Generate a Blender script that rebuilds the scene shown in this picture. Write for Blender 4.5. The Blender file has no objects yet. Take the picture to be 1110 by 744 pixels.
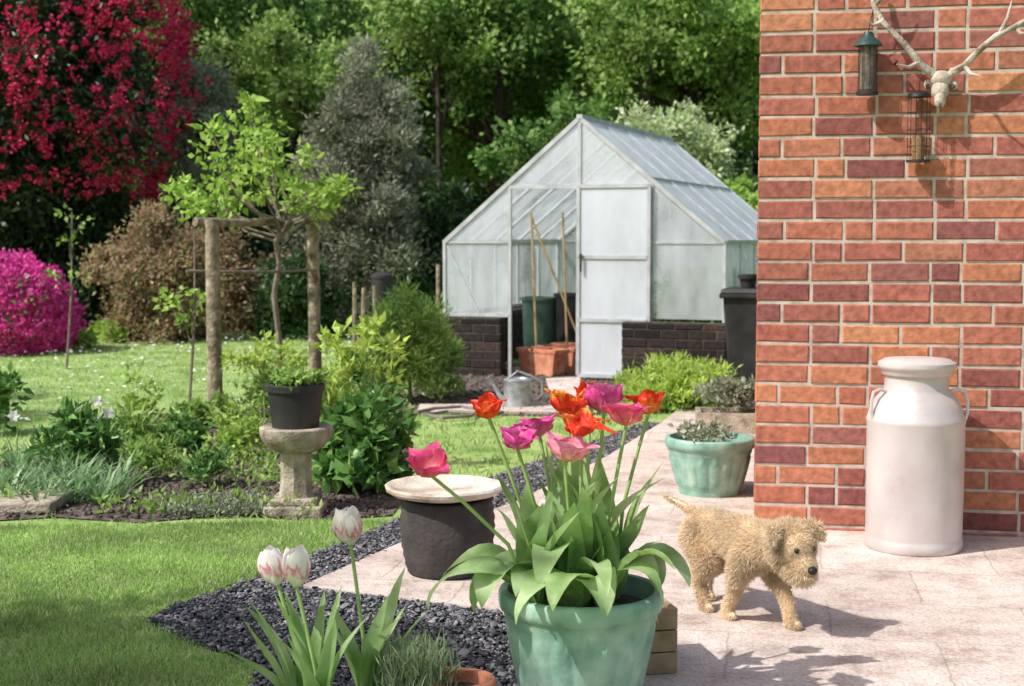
import bpy, math, random
import numpy as np
from mathutils import Vector, Matrix
rng=np.random.default_rng(7); random.seed(7)
PI=math.pi
scene=bpy.context.scene; COL=scene.collection
# ---------------- camera geometry ----------------
F=1542.0; CH=1.2; TH=math.atan(117/F)
def ray(px,py):
    x=(px-555)/F; u=(372-py)/F
    return Vector((x, math.cos(TH)+u*math.sin(TH), u*math.cos(TH)-math.sin(TH)))
def G(px,py,z=0.0):
    d=ray(px,py); t=(z-CH)/d.z; return Vector((d.x*t,d.y*t,z))
def A(px,py,Y):
    d=ray(px,py); t=Y/d.y; return Vector((d.x*t,Y,CH+d.z*t))
# ---------------- materials ----------------
def ramp(nt,cols,pos=None):
    r=nt.nodes.new('ShaderNodeValToRGB'); e=r.color_ramp.elements
    n=len(cols)
    while len(e)<n: e.new(.5)
    for i,c in enumerate(cols):
        e[i].position=(pos[i] if pos else i/(max(1,n-1))); e[i].color=(c[0],c[1],c[2],1)
    return r
def mat(name,cols,rough=.8,scale=6,bump=0,bscale=60,metal=0,spec=.3,island=False,transl=0,var=(.7,1.15),bdist=.01,lo=.3,hi=.7,coat=0):
    m=bpy.data.materials.new(name); m.use_nodes=True; nt=m.node_tree; N=nt.nodes; Lk=nt.links
    b=N['Principled BSDF']; b.inputs['Roughness'].default_value=rough; b.inputs['Metallic'].default_value=metal
    b.inputs['Specular IOR Level'].default_value=spec; b.inputs['Coat Weight'].default_value=coat
    tc=N.new('ShaderNodeTexCoord')
    nz=N.new('ShaderNodeTexNoise'); nz.inputs['Scale'].default_value=scale; nz.inputs['Detail'].default_value=7
    Lk.new(tc.outputs['Object'],nz.inputs['Vector'])
    mr=N.new('ShaderNodeMapRange'); mr.inputs[1].default_value=lo; mr.inputs[2].default_value=hi
    Lk.new(nz.outputs['Fac'],mr.inputs[0])
    if island:
        ge=N.new('ShaderNodeNewGeometry'); r=ramp(nt,cols); Lk.new(ge.outputs['Random Per Island'],r.inputs[0])
        v=ramp(nt,[(var[0],)*3,(var[1],)*3]); Lk.new(mr.outputs[0],v.inputs[0])
        mx=N.new('ShaderNodeMix'); mx.data_type='RGBA'; mx.blend_type='MULTIPLY'; mx.inputs[0].default_value=1
        Lk.new(r.outputs[0],mx.inputs[6]); Lk.new(v.outputs[0],mx.inputs[7]); co=mx.outputs[2]
    else:
        r=ramp(nt,cols); Lk.new(mr.outputs[0],r.inputs[0]); co=r.outputs[0]
    Lk.new(co,b.inputs['Base Color'])
    if bump:
        n2=N.new('ShaderNodeTexNoise'); n2.inputs['Scale'].default_value=bscale; n2.inputs['Detail'].default_value=6
        Lk.new(tc.outputs['Object'],n2.inputs['Vector'])
        bp=N.new('ShaderNodeBump'); bp.inputs['Strength'].default_value=bump; bp.inputs['Distance'].default_value=bdist
        Lk.new(n2.outputs['Fac'],bp.inputs['Height']); Lk.new(bp.outputs[0],b.inputs['Normal'])
    if transl:
        t=N.new('ShaderNodeBsdfTranslucent'); Lk.new(co,t.inputs['Color'])
        ms=N.new('ShaderNodeMixShader'); ms.inputs[0].default_value=transl
        out=N['Material Output']; Lk.new(b.outputs[0],ms.inputs[1]); Lk.new(t.outputs[0],ms.inputs[2]); Lk.new(ms.outputs[0],out.inputs[0])
    return m
def leafmat(name,cols,transl=.4,rough=.55,scale=1.2,var=(.7,1.2)):
    return mat(name,cols,rough=rough,scale=scale,island=True,transl=transl,var=var,spec=.35)
def petal(name,base,mid,tip,streak=.0,pos=None):
    m=bpy.data.materials.new(name); m.use_nodes=True; nt=m.node_tree; N=nt.nodes; Lk=nt.links
    b=N['Principled BSDF']; b.inputs['Roughness'].default_value=.5
    tc=N.new('ShaderNodeTexCoord'); sp=N.new('ShaderNodeSeparateXYZ'); Lk.new(tc.outputs['Object'],sp.inputs[0])
    mp=N.new('ShaderNodeMapping'); mp.inputs['Scale'].default_value=(110,110,14); Lk.new(tc.outputs['Object'],mp.inputs[0])
    nz=N.new('ShaderNodeTexNoise'); nz.inputs['Scale'].default_value=1; Lk.new(mp.outputs[0],nz.inputs['Vector'])
    mr=N.new('ShaderNodeMapRange'); mr.inputs[2].default_value=.08; Lk.new(sp.outputs['Z'],mr.inputs[0])
    ad=N.new('ShaderNodeMath'); ad.operation='MULTIPLY_ADD'; ad.inputs[1].default_value=streak; Lk.new(nz.outputs['Fac'],ad.inputs[0]); 
    sb=N.new('ShaderNodeMath'); sb.operation='SUBTRACT'; sb.inputs[1].default_value=streak*.5; Lk.new(mr.outputs[0],sb.inputs[0]); Lk.new(sb.outputs[0],ad.inputs[2])
    r=ramp(nt,[base,mid,tip],pos); Lk.new(ad.outputs[0],r.inputs[0]); Lk.new(r.outputs[0],b.inputs['Base Color'])
    t=N.new('ShaderNodeBsdfTranslucent'); Lk.new(r.outputs[0],t.inputs['Color'])
    ms=N.new('ShaderNodeMixShader'); ms.inputs[0].default_value=.4
    Lk.new(b.outputs[0],ms.inputs[1]); Lk.new(t.outputs[0],ms.inputs[2]); Lk.new(ms.outputs[0],N['Material Output'].inputs[0])
    return m
# ---------------- object helpers ----------------
def tag(o,label=None,cat=None,group=None,kind=None):
    if label: o['label']=label
    if cat: o['category']=cat
    if group: o['group']=group
    if kind: o['kind']=kind
    return o
def thing(name,label,cat,loc=(0,0,0),rz=0,group=None):
    o=bpy.data.objects.new(name,None); COL.objects.link(o); o.location=loc; o.rotation_euler=(0,0,rz); o.empty_display_size=.1
    return tag(o,label,cat,group)
class MB:
    def __init__(s): s.v=[]; s.f=[]; s.m=[]
    def add(s,vs,fs,mi=0):
        b=len(s.v); s.v+= [tuple(v) for v in vs]; s.f+=[[b+i for i in f] for f in fs]; s.m+=[mi]*len(fs)
    def box(s,c,d,rz=0,mi=0,taper=1):
        x,y,z=d[0]/2,d[1]/2,d[2]/2; vs=[]
        for zz,k in ((-z,taper),(z,1)):
            for xx,yy in ((-x,-y),(x,-y),(x,y),(-x,y)):
                X=xx*k;Y=yy*k; vs.append((c[0]+X*math.cos(rz)-Y*math.sin(rz),c[1]+X*math.sin(rz)+Y*math.cos(rz),c[2]+zz))
        s.add(vs,[(0,3,2,1),(4,5,6,7),(0,1,5,4),(1,2,6,5),(2,3,7,6),(3,0,4,7)],mi)
    def bar(s,p0,p1,w,h=None,mi=0):
        p0=Vector(p0);p1=Vector(p1);h=h or w; d=(p1-p0).normalized()
        ref=Vector((0,0,1)) if abs(d.z)<.9 else Vector((0,1,0))
        a=d.cross(ref).normalized()*w/2; b=a.cross(d).normalized()*h/2
        vs=[p+q for p in (p0,p1) for q in (-a-b,a-b,a+b,-a+b)]
        s.add(vs,[(0,3,2,1),(4,5,6,7),(0,1,5,4),(1,2,6,5),(2,3,7,6),(3,0,4,7)],mi)
    def tube(s,pts,r,seg=8,mi=0,cap=True):
        pts=[Vector(p) for p in pts]; n=len(pts)
        if not hasattr(r,'__len__'): r=[r]*n
        vs=[]; a=None
        for i,p in enumerate(pts):
            t=(pts[min(i+1,n-1)]-pts[max(i-1,0)]).normalized()
            if a is None:
                ref=Vector((1,0,0)) if abs(t.x)<.8 else Vector((0,1,0)); a=(ref-t*ref.dot(t)).normalized()
            else:
                a=(a-t*a.dot(t)).normalized()
            b=t.cross(a)
            for k in range(seg):
                q=2*PI*k/seg; vs.append(p+(a*math.cos(q)+b*math.sin(q))*r[i])
        fs=[(i*seg+k,i*seg+(k+1)%seg,(i+1)*seg+(k+1)%seg,(i+1)*seg+k) for i in range(n-1) for k in range(seg)]
        if cap: fs+= [tuple(range(seg))[::-1],tuple((n-1)*seg+k for k in range(seg))]
        s.add(vs,fs,mi)
    def lathe(s,prof,seg=40,c=(0,0,0),mod=None,mi=0):
        vs=[];n=len(prof)
        for r,z in prof:
            for k in range(seg):
                q=2*PI*k/seg; rr=r*(mod(q,z) if mod else 1)
                vs.append((c[0]+rr*math.cos(q),c[1]+rr*math.sin(q),c[2]+z))
        fs=[(i*seg+k,i*seg+(k+1)%seg,(i+1)*seg+(k+1)%seg,(i+1)*seg+k) for i in range(n-1) for k in range(seg)]
        fs+=[tuple(range(seg))[::-1],tuple((n-1)*seg+k for k in range(seg))]
        s.add(vs,fs,mi)
    def sphere(s,c,r,seg=14,rings=9,rot=None,mi=0):
        if not hasattr(r,'__len__'): r=(r,r,r)
        vs=[];fs=[]
        for i in range(rings+1):
            a=PI*i/rings
            for k in range(seg):
                q=2*PI*k/seg; v=Vector((r[0]*math.sin(a)*math.cos(q),r[1]*math.sin(a)*math.sin(q),r[2]*math.cos(a)))
                if rot: v=rot@v
                vs.append((c[0]+v.x,c[1]+v.y,c[2]+v.z))
        for i in range(rings):
            for k in range(seg):
                fs.append((i*seg+k,(i+1)*seg+k,(i+1)*seg+(k+1)%seg,i*seg+(k+1)%seg))
        s.add(vs,fs,mi)
    def prism(s,poly,z0,z1,mi=0):
        n=len(poly); vs=[(p[0],p[1],z0) for p in poly]+[(p[0],p[1],z1) for p in poly]
        s.add(vs,[tuple(range(n))[::-1],tuple(range(n,2*n))]+[(i,(i+1)%n,n+(i+1)%n,n+i) for i in range(n)],mi)
    def slab(s,ps,t,mi=0):
        ps=[Vector(p) for p in ps]; nn=(ps[1]-ps[0]).cross(ps[2]-ps[0]).normalized()*t/2; n=len(ps)
        s.add([p-nn for p in ps]+[p+nn for p in ps],[tuple(range(n))[::-1],tuple(range(n,2*n))]+[(i,(i+1)%n,n+(i+1)%n,n+i) for i in range(n)],mi)
    def leaf(s,p0,az,L,w,e0=1.4,bend=1.2,n=9,fold=.35,mi=0,twist=0):
        p=Vector(p0); vs=[]; wv=random.uniform(0,6)
        for i in range(n+1):
            t=i/n; e=e0-bend*t**1.5; a=az+twist*t
            ww=w*.5*(math.sin(PI*min(1,(.06+.94*t))**.75)**.8 if 0<t<1 else (.25 if t==0 else 0.02))
            sd=Vector((-math.sin(a),math.cos(a),0))
            up=Vector((-math.cos(a)*math.sin(e),-math.sin(a)*math.sin(e),math.cos(e)))
            f1=fold+.25*math.sin(wv+t*9); f2=fold+.25*math.sin(wv+2+t*8)
            vs+= [p-sd*ww+up*ww*f1,p,p+sd*ww+up*ww*f2]
            p=p+Vector((math.cos(a)*math.cos(e),math.sin(a)*math.cos(e),math.sin(e)))*L/n
        fs=[]
        for i in range(n):
            fs+=[(3*i,3*i+1,3*i+4,3*i+3),(3*i+1,3*i+2,3*i+5,3*i+4)]
        s.add(vs,fs,mi)
    def build(s,name,mats,parent=None,loc=None,smooth=True,angle=40):
        me=bpy.data.meshes.new(name); me.from_pydata([tuple(v) for v in s.v],[],s.f)
        if not isinstance(mats,(list,tuple)): mats=[mats]
        for m in mats: me.materials.append(m)
        me.polygons.foreach_set('material_index',s.m)
        if smooth:
            me.polygons.foreach_set('use_smooth',[True]*len(me.polygons)); me.set_sharp_from_angle(angle=math.radians(angle))
        me.update(); o=bpy.data.objects.new(name,me); COL.objects.link(o)
        if parent: o.parent=parent
        if loc is not None: o.location=loc
        return o
def bevel(o,w=.012,seg=2):
    m=o.modifiers.new('bevel','BEVEL'); m.width=w; m.segments=seg; m.limit_method='ANGLE'; return o
def nrm(a): return a/np.maximum(1e-9,np.linalg.norm(a,axis=-1,keepdims=True))
def frames(d,L,W,T=1.0,up=None):
    n=len(d); d=nrm(d); r=rng.normal(size=(n,3)) if up is None else np.broadcast_to(np.array(up,float),(n,3))+rng.normal(size=(n,3))*.25
    s=nrm(np.cross(r,d)); nn=np.cross(d,s)
    f=lambda a:(np.broadcast_to(np.asarray(a,float),(n,)))[:,None]
    return np.stack([d*f(L),s*f(W),nn*f(T)],axis=2)
TQ=(np.array([(0,0,0),(.45,.5,0),(1,0,0),(.45,-.5,0)],float),[(0,1,2,3)])
TF=(np.array([(0,0,0),(.4,.5,.1),(1,0,-.05),(.4,-.5,.1),(.5,0,0)],float),[(0,4,1),(1,4,2),(0,3,4),(3,2,4)])
TG=(np.array([(0,-.5,0),(0,.5,0),(.55,-.4,.05),(.55,.4,.05),(1,0,.22)],float),[(0,1,3,2),(2,3,4)])
TS=(np.array([(0,-.35,0),(0,.35,0),(.3,-.5,.04),(.3,.5,.04),(.65,-.4,.2),(.65,.4,.2),(.95,0,.5)],float),[(0,1,3,2),(2,3,5,4),(4,5,6)])
TC=(np.array([(-.5,-.4,-.3),(.5,-.5,-.3),(.4,.5,-.3),(-.5,.4,-.3),(-.3,-.35,.3),(.45,-.3,.2),(.3,.3,.35),(-.4,.35,.25)],float),
    [(0,3,2,1),(4,5,6,7),(0,1,5,4),(1,2,6,5),(2,3,7,6),(3,0,4,7)])
def scatter(name,T,pos,M,material,parent=None,smooth=False):
    tv,tf=T; n=len(pos); k=len(tv)
    V=(np.einsum('nij,kj->nki',M,tv)+pos[:,None,:]).reshape(-1,3)
    li=np.concatenate([np.array(f) for f in tf]); st=np.cumsum([0]+[len(f) for f in tf])[:-1]
    loops=(li[None,:]+(np.arange(n)*k)[:,None]).ravel(); starts=(st[None,:]+(np.arange(n)*len(li))[:,None]).ravel()
    me=bpy.data.meshes.new(name); me.vertices.add(len(V)); me.vertices.foreach_set('co',V.ravel().astype(np.float32))
    me.loops.add(len(loops)); me.loops.foreach_set('vertex_index',loops.astype(np.int32))
    me.polygons.add(len(starts)); me.polygons.foreach_set('loop_start',starts.astype(np.int32))
    me.update(calc_edges=True); me.materials.append(material)
    if smooth: me.polygons.foreach_set('use_smooth',[True]*len(me.polygons))
    o=bpy.data.objects.new(name,me); COL.objects.link(o)
    if parent: o.parent=parent
    return o
def rdir(n):
    return nrm(rng.normal(size=(n,3)))
def inpoly(x,y,poly):
    c=np.zeros(len(x),bool); n=len(poly)
    for i in range(n):
        x1,y1=poly[i][:2]; x2,y2=poly[(i+1)%n][:2]
        if y1==y2: continue
        c^=((y1>y)!=(y2>y))&(x<(x2-x1)*(y-y1)/(y2-y1)+x1)
    return c
def sample(poly,n,excl=()):
    P=np.array([p[:2] for p in poly]); lo=P.min(0);hi=P.max(0)
    q=rng.uniform(lo,hi,size=(n,2)); k=inpoly(q[:,0],q[:,1],poly)
    for e in excl: k&=~inpoly(q[:,0],q[:,1],e)
    return q[k]
def gpoly(l): return [tuple(G(a,b))[:2] for a,b in l]
# ---------------- materials list ----------------
m_bark=mat('bark',[(.03,.022,.017),(.09,.068,.05)],scale=12,bump=.6,bscale=40)
m_barkg=mat('grey_bark',[(.12,.095,.08),(.28,.23,.19)],scale=20,bump=.6,bscale=60)
m_stem=mat('stem',[(.14,.22,.05),(.26,.36,.1)],scale=20)
L_mid=leafmat('leaf_mid',[(.055,.14,.035),(.14,.28,.065),(.25,.43,.11),(.36,.55,.17)],.5,scale=.7,var=(.4,1.25))
L_bright=leafmat('leaf_bright',[(.22,.38,.05),(.38,.57,.1),(.56,.72,.22)],.5)
L_yel=leafmat('leaf_yellowgreen',[(.1,.22,.035),(.26,.44,.09),(.43,.62,.16),(.56,.7,.28)],.55,scale=.7,var=(.4,1.25))
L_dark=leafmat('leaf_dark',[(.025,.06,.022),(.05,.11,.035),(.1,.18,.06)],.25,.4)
L_rhod=leafmat('leaf_rhododendron',[(.015,.03,.015),(.035,.065,.028),(.08,.12,.05)],.2,.35)
L_gloss=leafmat('leaf_gloss',[(.06,.16,.04),(.14,.3,.07),(.27,.46,.13)],.35,.35)
L_silver=leafmat('leaf_silver',[(.18,.22,.14),(.34,.38,.27),(.54,.57,.43)],.35)
L_grey2=leafmat('leaf_olivegrey',[(.1,.12,.08),(.2,.22,.15),(.34,.36,.26),(.46,.47,.36)],.4,scale=1,var=(.55,1.2))
L_cream=leafmat('leaf_cream',[(.28,.42,.14),(.55,.65,.34),(.82,.84,.64)],.45)
L_bronze=leafmat('leaf_bronze',[(.2,.14,.09),(.42,.23,.15),(.28,.33,.13),(.55,.34,.25),(.38,.42,.2)],.45)
L_blue=leafmat('leaf_bluegreen',[(.13,.25,.09),(.24,.4,.17),(.36,.52,.27)],.35,.4)
L_lime=leafmat('leaf_lime',[(.34,.5,.07),(.54,.7,.14),(.66,.78,.28)],.5)
L_feath=leafmat('leaf_feathery',[(.17,.31,.06),(.32,.5,.12),(.5,.65,.22)],.48)
F_red=leafmat('blossom_red',[(.42,.012,.06),(.7,.025,.12),(.88,.09,.25)],.4,.6)
F_mag=leafmat('blossom_magenta',[(.5,.02,.22),(.8,.07,.42),(.9,.18,.56),(.65,.04,.32)],.4,.6)
F_white=leafmat('blossom_white',[(.8,.8,.75),(.9,.9,.85)],.3,.6)
m_soil=mat('soil',[(.06,.045,.04),(.13,.1,.088),(.24,.19,.165)],rough=1,scale=14,bump=1,bscale=50,bdist=.03)
m_slate=mat('slate_chips',[(.035,.036,.042),(.075,.075,.085),(.13,.13,.14),(.32,.3,.31)],rough=.6,island=True,spec=.5)
m_slbase=mat('slate_bed',[(.02,.02,.022),(.06,.06,.062)],rough=1,scale=60,bump=1,bscale=90)
m_conc=mat('weathered_concrete',[(.16,.135,.1),(.35,.3,.23),(.52,.46,.38)],rough=.95,scale=14,bump=.8,bscale=90)
m_stone=mat('stone_dish',[(.28,.2,.14),(.5,.41,.33),(.64,.56,.47),(.7,.63,.55)],rough=.9,scale=8,bump=.6,bscale=60)
m_black=mat('black_plastic',[(.016,.016,.017),(.045,.043,.043)],rough=.5,scale=6,bump=.15,bscale=60)
m_charc=mat('charcoal_pot',[(.03,.027,.027),(.08,.07,.066)],rough=.75,scale=10,bump=.5,bscale=50)
m_terra=mat('terracotta',[(.38,.13,.075),(.55,.22,.13),(.64,.34,.23)],rough=.9,scale=12,bump=.3)
m_green=mat('green_glaze',[(.12,.24,.19),(.21,.37,.3),(.3,.46,.38),(.55,.63,.55)],rough=.5,scale=13,bump=.4,bscale=30,spec=.4,lo=.28,hi=.82)
m_dgreen=mat('dull_green_plastic',[(.06,.12,.09),(.12,.2,.15)],rough=.6)
m_wood=mat('weathered_wood',[(.1,.08,.055),(.26,.22,.15),(.44,.38,.29)],rough=.95,scale=18,bump=.9,bscale=50)
m_cane=mat('bamboo_cane',[(.5,.34,.15),(.68,.5,.24)],scale=10)
m_alu=mat('aluminium_bars',[(.4,.42,.44),(.6,.62,.64)],rough=.45,metal=.3,scale=10)
m_galv=mat('galvanised_steel',[(.25,.27,.3),(.5,.52,.54)],rough=.45,metal=.6,scale=25)
m_bone=mat('bone',[(.36,.29,.22),(.62,.55,.47)],scale=24,bump=.5)
m_antler=mat('antler',[(.16,.11,.08),(.42,.35,.29),(.62,.56,.5)],scale=18,bump=.8,bscale=80)
m_dk=mat('dark_metal',[(.02,.02,.022),(.05,.05,.05)],rough=.5,metal=.4)
m_seed=mat('birdseed',[(.12,.07,.03),(.35,.22,.1)],scale=120)
m_churn=mat('churn_paint',[(.34,.28,.26),(.5,.44,.43),(.57,.52,.51),(.62,.57,.56)],rough=.42,metal=.2,scale=4.5,bump=.25,bscale=11,spec=.5,lo=.22,hi=.62)
m_lawn=mat('lawn_turf',[(.14,.24,.055),(.26,.38,.11),(.4,.48,.2)],rough=1,scale=3,bump=.8,bscale=120)
m_grass=mat('grass_blades',[(.2,.38,.07),(.34,.54,.13),(.5,.67,.23),(.68,.7,.43)],rough=.6,scale=2.2,island=True,transl=.45,var=(.6,1.15))
m_backdrop=mat('backdrop_shade',[(.01,.02,.008),(.03,.05,.015)],rough=1,scale=1,bump=1,bscale=3,bdist=.5)  # for the dark backdrop sheet; woodland shade put into the colour
m_tank=mat('fur_tan',[(.6,.44,.26),(.75,.59,.4),(.85,.73,.55)],rough=.8,scale=25)
m_brick=mat('red_brick',[(.2,.07,.065),(.36,.115,.085),(.45,.17,.095),(.27,.09,.08),(.5,.2,.1),(.4,.14,.1),(.33,.105,.085),(.55,.24,.125),(.24,.085,.08),(.43,.15,.09),(.3,.12,.1)],rough=.95,scale=34,island=True,bump=.55,bscale=60,var=(.62,1.25),bdist=.005,lo=.28,hi=.72)
m_mort=mat('mortar',[(.32,.27,.225),(.48,.41,.35),(.58,.51,.44)],rough=1,scale=20,bump=.5,bscale=120,bdist=.004)
m_dbrick=mat('dark_brick',[(.012,.01,.01),(.032,.022,.02),(.022,.018,.017),(.07,.04,.034)],rough=.9,scale=28,island=True,bump=.6,bscale=90,var=(.5,1.4),bdist=.006)
m_dmort=mat('dark_mortar',[(.03,.027,.024),(.11,.095,.085)],rough=1,scale=20,bump=.5)
def paving():
    m=bpy.data.materials.new('paving_slabs'); m.use_nodes=True; nt=m.node_tree; N=nt.nodes; Lk=nt.links; b=N['Principled BSDF']
    b.inputs['Roughness'].default_value=.9
    tc=N.new('ShaderNodeTexCoord'); mp=N.new('ShaderNodeMapping'); mp.inputs['Rotation'].default_value=(0,0,math.radians(10.5)); mp.inputs['Location'].default_value=(.11,.17,0)
    nw=N.new('ShaderNodeTexNoise'); nw.inputs['Scale'].default_value=9; nw.inputs['Detail'].default_value=6; Lk.new(tc.outputs['Object'],nw.inputs['Vector'])
    vm=N.new('ShaderNodeVectorMath'); vm.operation='MULTIPLY_ADD'; vm.inputs[1].default_value=(.03,.03,0); Lk.new(nw.outputs['Color'],vm.inputs[0]); Lk.new(tc.outputs['Object'],vm.inputs[2])
    Lk.new(vm.outputs[0],mp.inputs[0])
    br=N.new('ShaderNodeTexBrick'); br.inputs['Scale'].default_value=1; br.inputs['Brick Width'].default_value=.6; br.inputs['Row Height'].default_value=.44
    br.inputs['Mortar Size'].default_value=.007; br.inputs['Mortar Smooth'].default_value=1
    br.inputs['Color1'].default_value=(.6,.52,.47,1); br.inputs['Color2'].default_value=(.7,.61,.56,1); br.inputs['Mortar'].default_value=(.5,.43,.38,1)
    Lk.new(mp.outputs[0],br.inputs[0])
    nz=N.new('ShaderNodeTexNoise'); nz.inputs['Scale'].default_value=5; nz.inputs['Detail'].default_value=12; nz.inputs['Roughness'].default_value=.8; Lk.new(tc.outputs['Object'],nz.inputs['Vector'])
    v=ramp(nt,[(.55,.49,.46),(.86,.82,.8),(1.0,.99,.98)],[.37,.49,.6]); Lk.new(nz.outputs['Fac'],v.inputs[0])
    n3=N.new('ShaderNodeTexNoise'); n3.inputs['Scale'].default_value=110; n3.inputs['Detail'].default_value=4; Lk.new(tc.outputs['Object'],n3.inputs['Vector'])
    v3=ramp(nt,[(.4,.36,.34),(1,1,1)],[.34,.52]); Lk.new(n3.outputs['Fac'],v3.inputs[0])
    mx=N.new('ShaderNodeMix'); mx.data_type='RGBA'; mx.blend_type='MULTIPLY'; mx.inputs[0].default_value=1
    Lk.new(br.outputs[0],mx.inputs[6]); Lk.new(v.outputs[0],mx.inputs[7])
    m2=N.new('ShaderNodeMix'); m2.data_type='RGBA'; m2.blend_type='MULTIPLY'; m2.inputs[0].default_value=.5
    Lk.new(mx.outputs[2],m2.inputs[6]); Lk.new(v3.outputs[0],m2.inputs[7]); Lk.new(m2.outputs[2],b.inputs['Base Color'])
    n2=N.new('ShaderNodeTexNoise'); n2.inputs['Scale'].default_value=60; n2.inputs['Detail'].default_value=5; Lk.new(tc.outputs['Object'],n2.inputs['Vector'])
    ma=N.new('ShaderNodeMath'); ma.operation='MULTIPLY_ADD'; ma.inputs[1].default_value=-.35; Lk.new(br.outputs['Fac'],ma.inputs[0]); Lk.new(n2.outputs['Fac'],ma.inputs[2])
    bp=N.new('ShaderNodeBump'); bp.inputs['Strength'].default_value=.5; bp.inputs['Distance'].default_value=.006; Lk.new(ma.outputs[0],bp.inputs['Height']); Lk.new(bp.outputs[0],b.inputs['Normal'])
    return m
m_pave=paving()
def panemat(name,dens,refl=.1):
    m=bpy.data.materials.new(name); m.use_nodes=True; nt=m.node_tree; N=nt.nodes; Lk=nt.links
    cw=(.9,.94,1,1)
    tr=N.new('ShaderNodeBsdfTransparent'); tr.inputs[0].default_value=(.98,.99,1,1); df=N.new('ShaderNodeBsdfDiffuse'); df.inputs[0].default_value=cw
    tl=N.new('ShaderNodeBsdfTranslucent'); tl.inputs[0].default_value=cw; gl=N.new('ShaderNodeBsdfGlossy'); gl.inputs['Roughness'].default_value=.08
    a=N.new('ShaderNodeMixShader'); a.inputs[0].default_value=.4; Lk.new(df.outputs[0],a.inputs[1]); Lk.new(tl.outputs[0],a.inputs[2])
    tc=N.new('ShaderNodeTexCoord'); mp=N.new('ShaderNodeMapping'); mp.inputs['Scale'].default_value=(1,1,.4); Lk.new(tc.outputs['Object'],mp.inputs[0])
    nz=N.new('ShaderNodeTexNoise'); nz.inputs['Scale'].default_value=4; nz.inputs['Detail'].default_value=9; Lk.new(mp.outputs[0],nz.inputs['Vector'])
    mr=N.new('ShaderNodeMapRange'); mr.inputs[1].default_value=.32; mr.inputs[2].default_value=.68; mr.inputs[3].default_value=max(.02,dens-.16); mr.inputs[4].default_value=min(1,dens+.16); Lk.new(nz.outputs['Fac'],mr.inputs[0])
    b=N.new('ShaderNodeMixShader'); Lk.new(mr.outputs[0],b.inputs[0]); Lk.new(tr.outputs[0],b.inputs[1]); Lk.new(a.outputs[0],b.inputs[2])
    g=N.new('ShaderNodeMixShader'); g.inputs[0].default_value=refl; Lk.new(b.outputs[0],g.inputs[1]); Lk.new(gl.outputs[0],g.inputs[2])
    Lk.new(g.outputs[0],N['Material Output'].inputs[0]); return m
m_pane=panemat('hazy_pane',.33,.06); m_roofp=panemat('roof_pane',.6,.12); m_door=panemat('frosted_door_pane',.7,.05)

# ================= GROUND =================
PZ=.02
mb=MB(); mb.add([(-80,-20,0),(80,-20,0),(80,60,0),(-80,60,0)],[(0,1,2,3)]); tag(mb.build('lawn',m_lawn,smooth=False),kind='structure')
mb=MB(); xs=np.linspace(-70,70,30); vs=[];
for j,(y,z) in enumerate([(36,-.2),(39,2),(43,6),(50,12),(70,18)]):
    for x in xs: vs.append((x,y+random.uniform(-1,1),z+random.uniform(-.6,.6)*(j>0)))
n=len(xs); mb.add(vs,[(j*n+i,j*n+i+1,(j+1)*n+i+1,(j+1)*n+i) for j in range(4) for i in range(n-1)])
tag(mb.build('dark_backdrop',m_backdrop),kind='structure')  # sheet added behind the woods to keep gaps between trees dark
P_pave=gpoly([(327,641),(440,591),(560,548),(655,500),(716,462),(735,447),(860,447),(1250,447),(1500,560),(1500,850),(595,850),(575,705),(545,668)])
P_slate=gpoly([(160,677),(190,660),(250,640),(300,620),(345,602),(395,582),(430,566),(470,545),(560,510),(640,482),(700,460),(722,462),(716,462),(655,500),(560,548),(440,591),(327,641),(545,668),(575,705),(595,850),(235,850),(282,722),(215,702)])
P_bed=gpoly([(-250,563),(-60,569),(60,562),(150,568),(250,559),(340,566),(425,560),(446,532),(442,466),(452,449),(440,428),(370,425),(300,440),(150,452),(105,474),(60,480),(40,500),(-250,505)])
P_gh=gpoly([(440,428),(452,449),(600,452),(700,449),(735,447),(860,447),(860,395),(480,395)])
mb=MB(); mb.prism(P_pave,-.02,PZ); o=mb.build('patio',m_pave,smooth=False); tag(o,kind='structure')
mb=MB(); mb.add([(p[0],p[1],.004) for p in P_slate],[tuple(range(len(P_slate)))]); tag(mb.build('gravel_bed',m_slbase,smooth=False),kind='structure')
mb=MB(); mb.add([(p[0],p[1],.006) for p in P_bed],[tuple(range(len(P_bed)))]); tag(mb.build('flower_bed_soil',m_soil,smooth=False),kind='structure')
mb=MB(); mb.add([(p[0],p[1],.006) for p in P_gh],[tuple(range(len(P_gh)))]); tag(mb.build('vegetable_bed_soil',m_soil,smooth=False),kind='structure')
mb=MB(); mb.prism(gpoly([(452,449),(640,450),(640,441),(455,441)]),-.01,.02); mb.prism(gpoly([(600,440),(640,440),(628,411),(592,413)]),-.01,.021); tag(mb.build('garden_path',m_pave,smooth=False),kind='structure')
q=sample(P_slate,110000); q=q+rng.normal(size=q.shape)*.008; n=len(q)
pos=np.column_stack([q,rng.uniform(.006,.02,n)]); d=rng.normal(size=(n,3)); d[:,2]*=.4
sz=rng.lognormal(-.1,.4,n)
scatter('slate_chips',TC,pos,frames(d,.0155*sz,.011*sz,rng.uniform(.004,.008,n),up=(0,0,1)),m_slate); tag(bpy.data.objects['slate_chips'],'dark slate chips edging the lawn and patio','gravel',kind='stuff')
q=np.concatenate([sample(P_bed,14000),sample(P_gh,5000)]); n=len(q)
pos=np.column_stack([q,rng.uniform(.004,.012,n)])
s=rng.uniform(.01,.035,n); o=scatter('soil_clods',TC,pos,frames(rdir(n),s,s*.8,s*.6),m_soil); tag(o,'crumbly brown soil clods in the flower beds','soil',kind='stuff')
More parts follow.
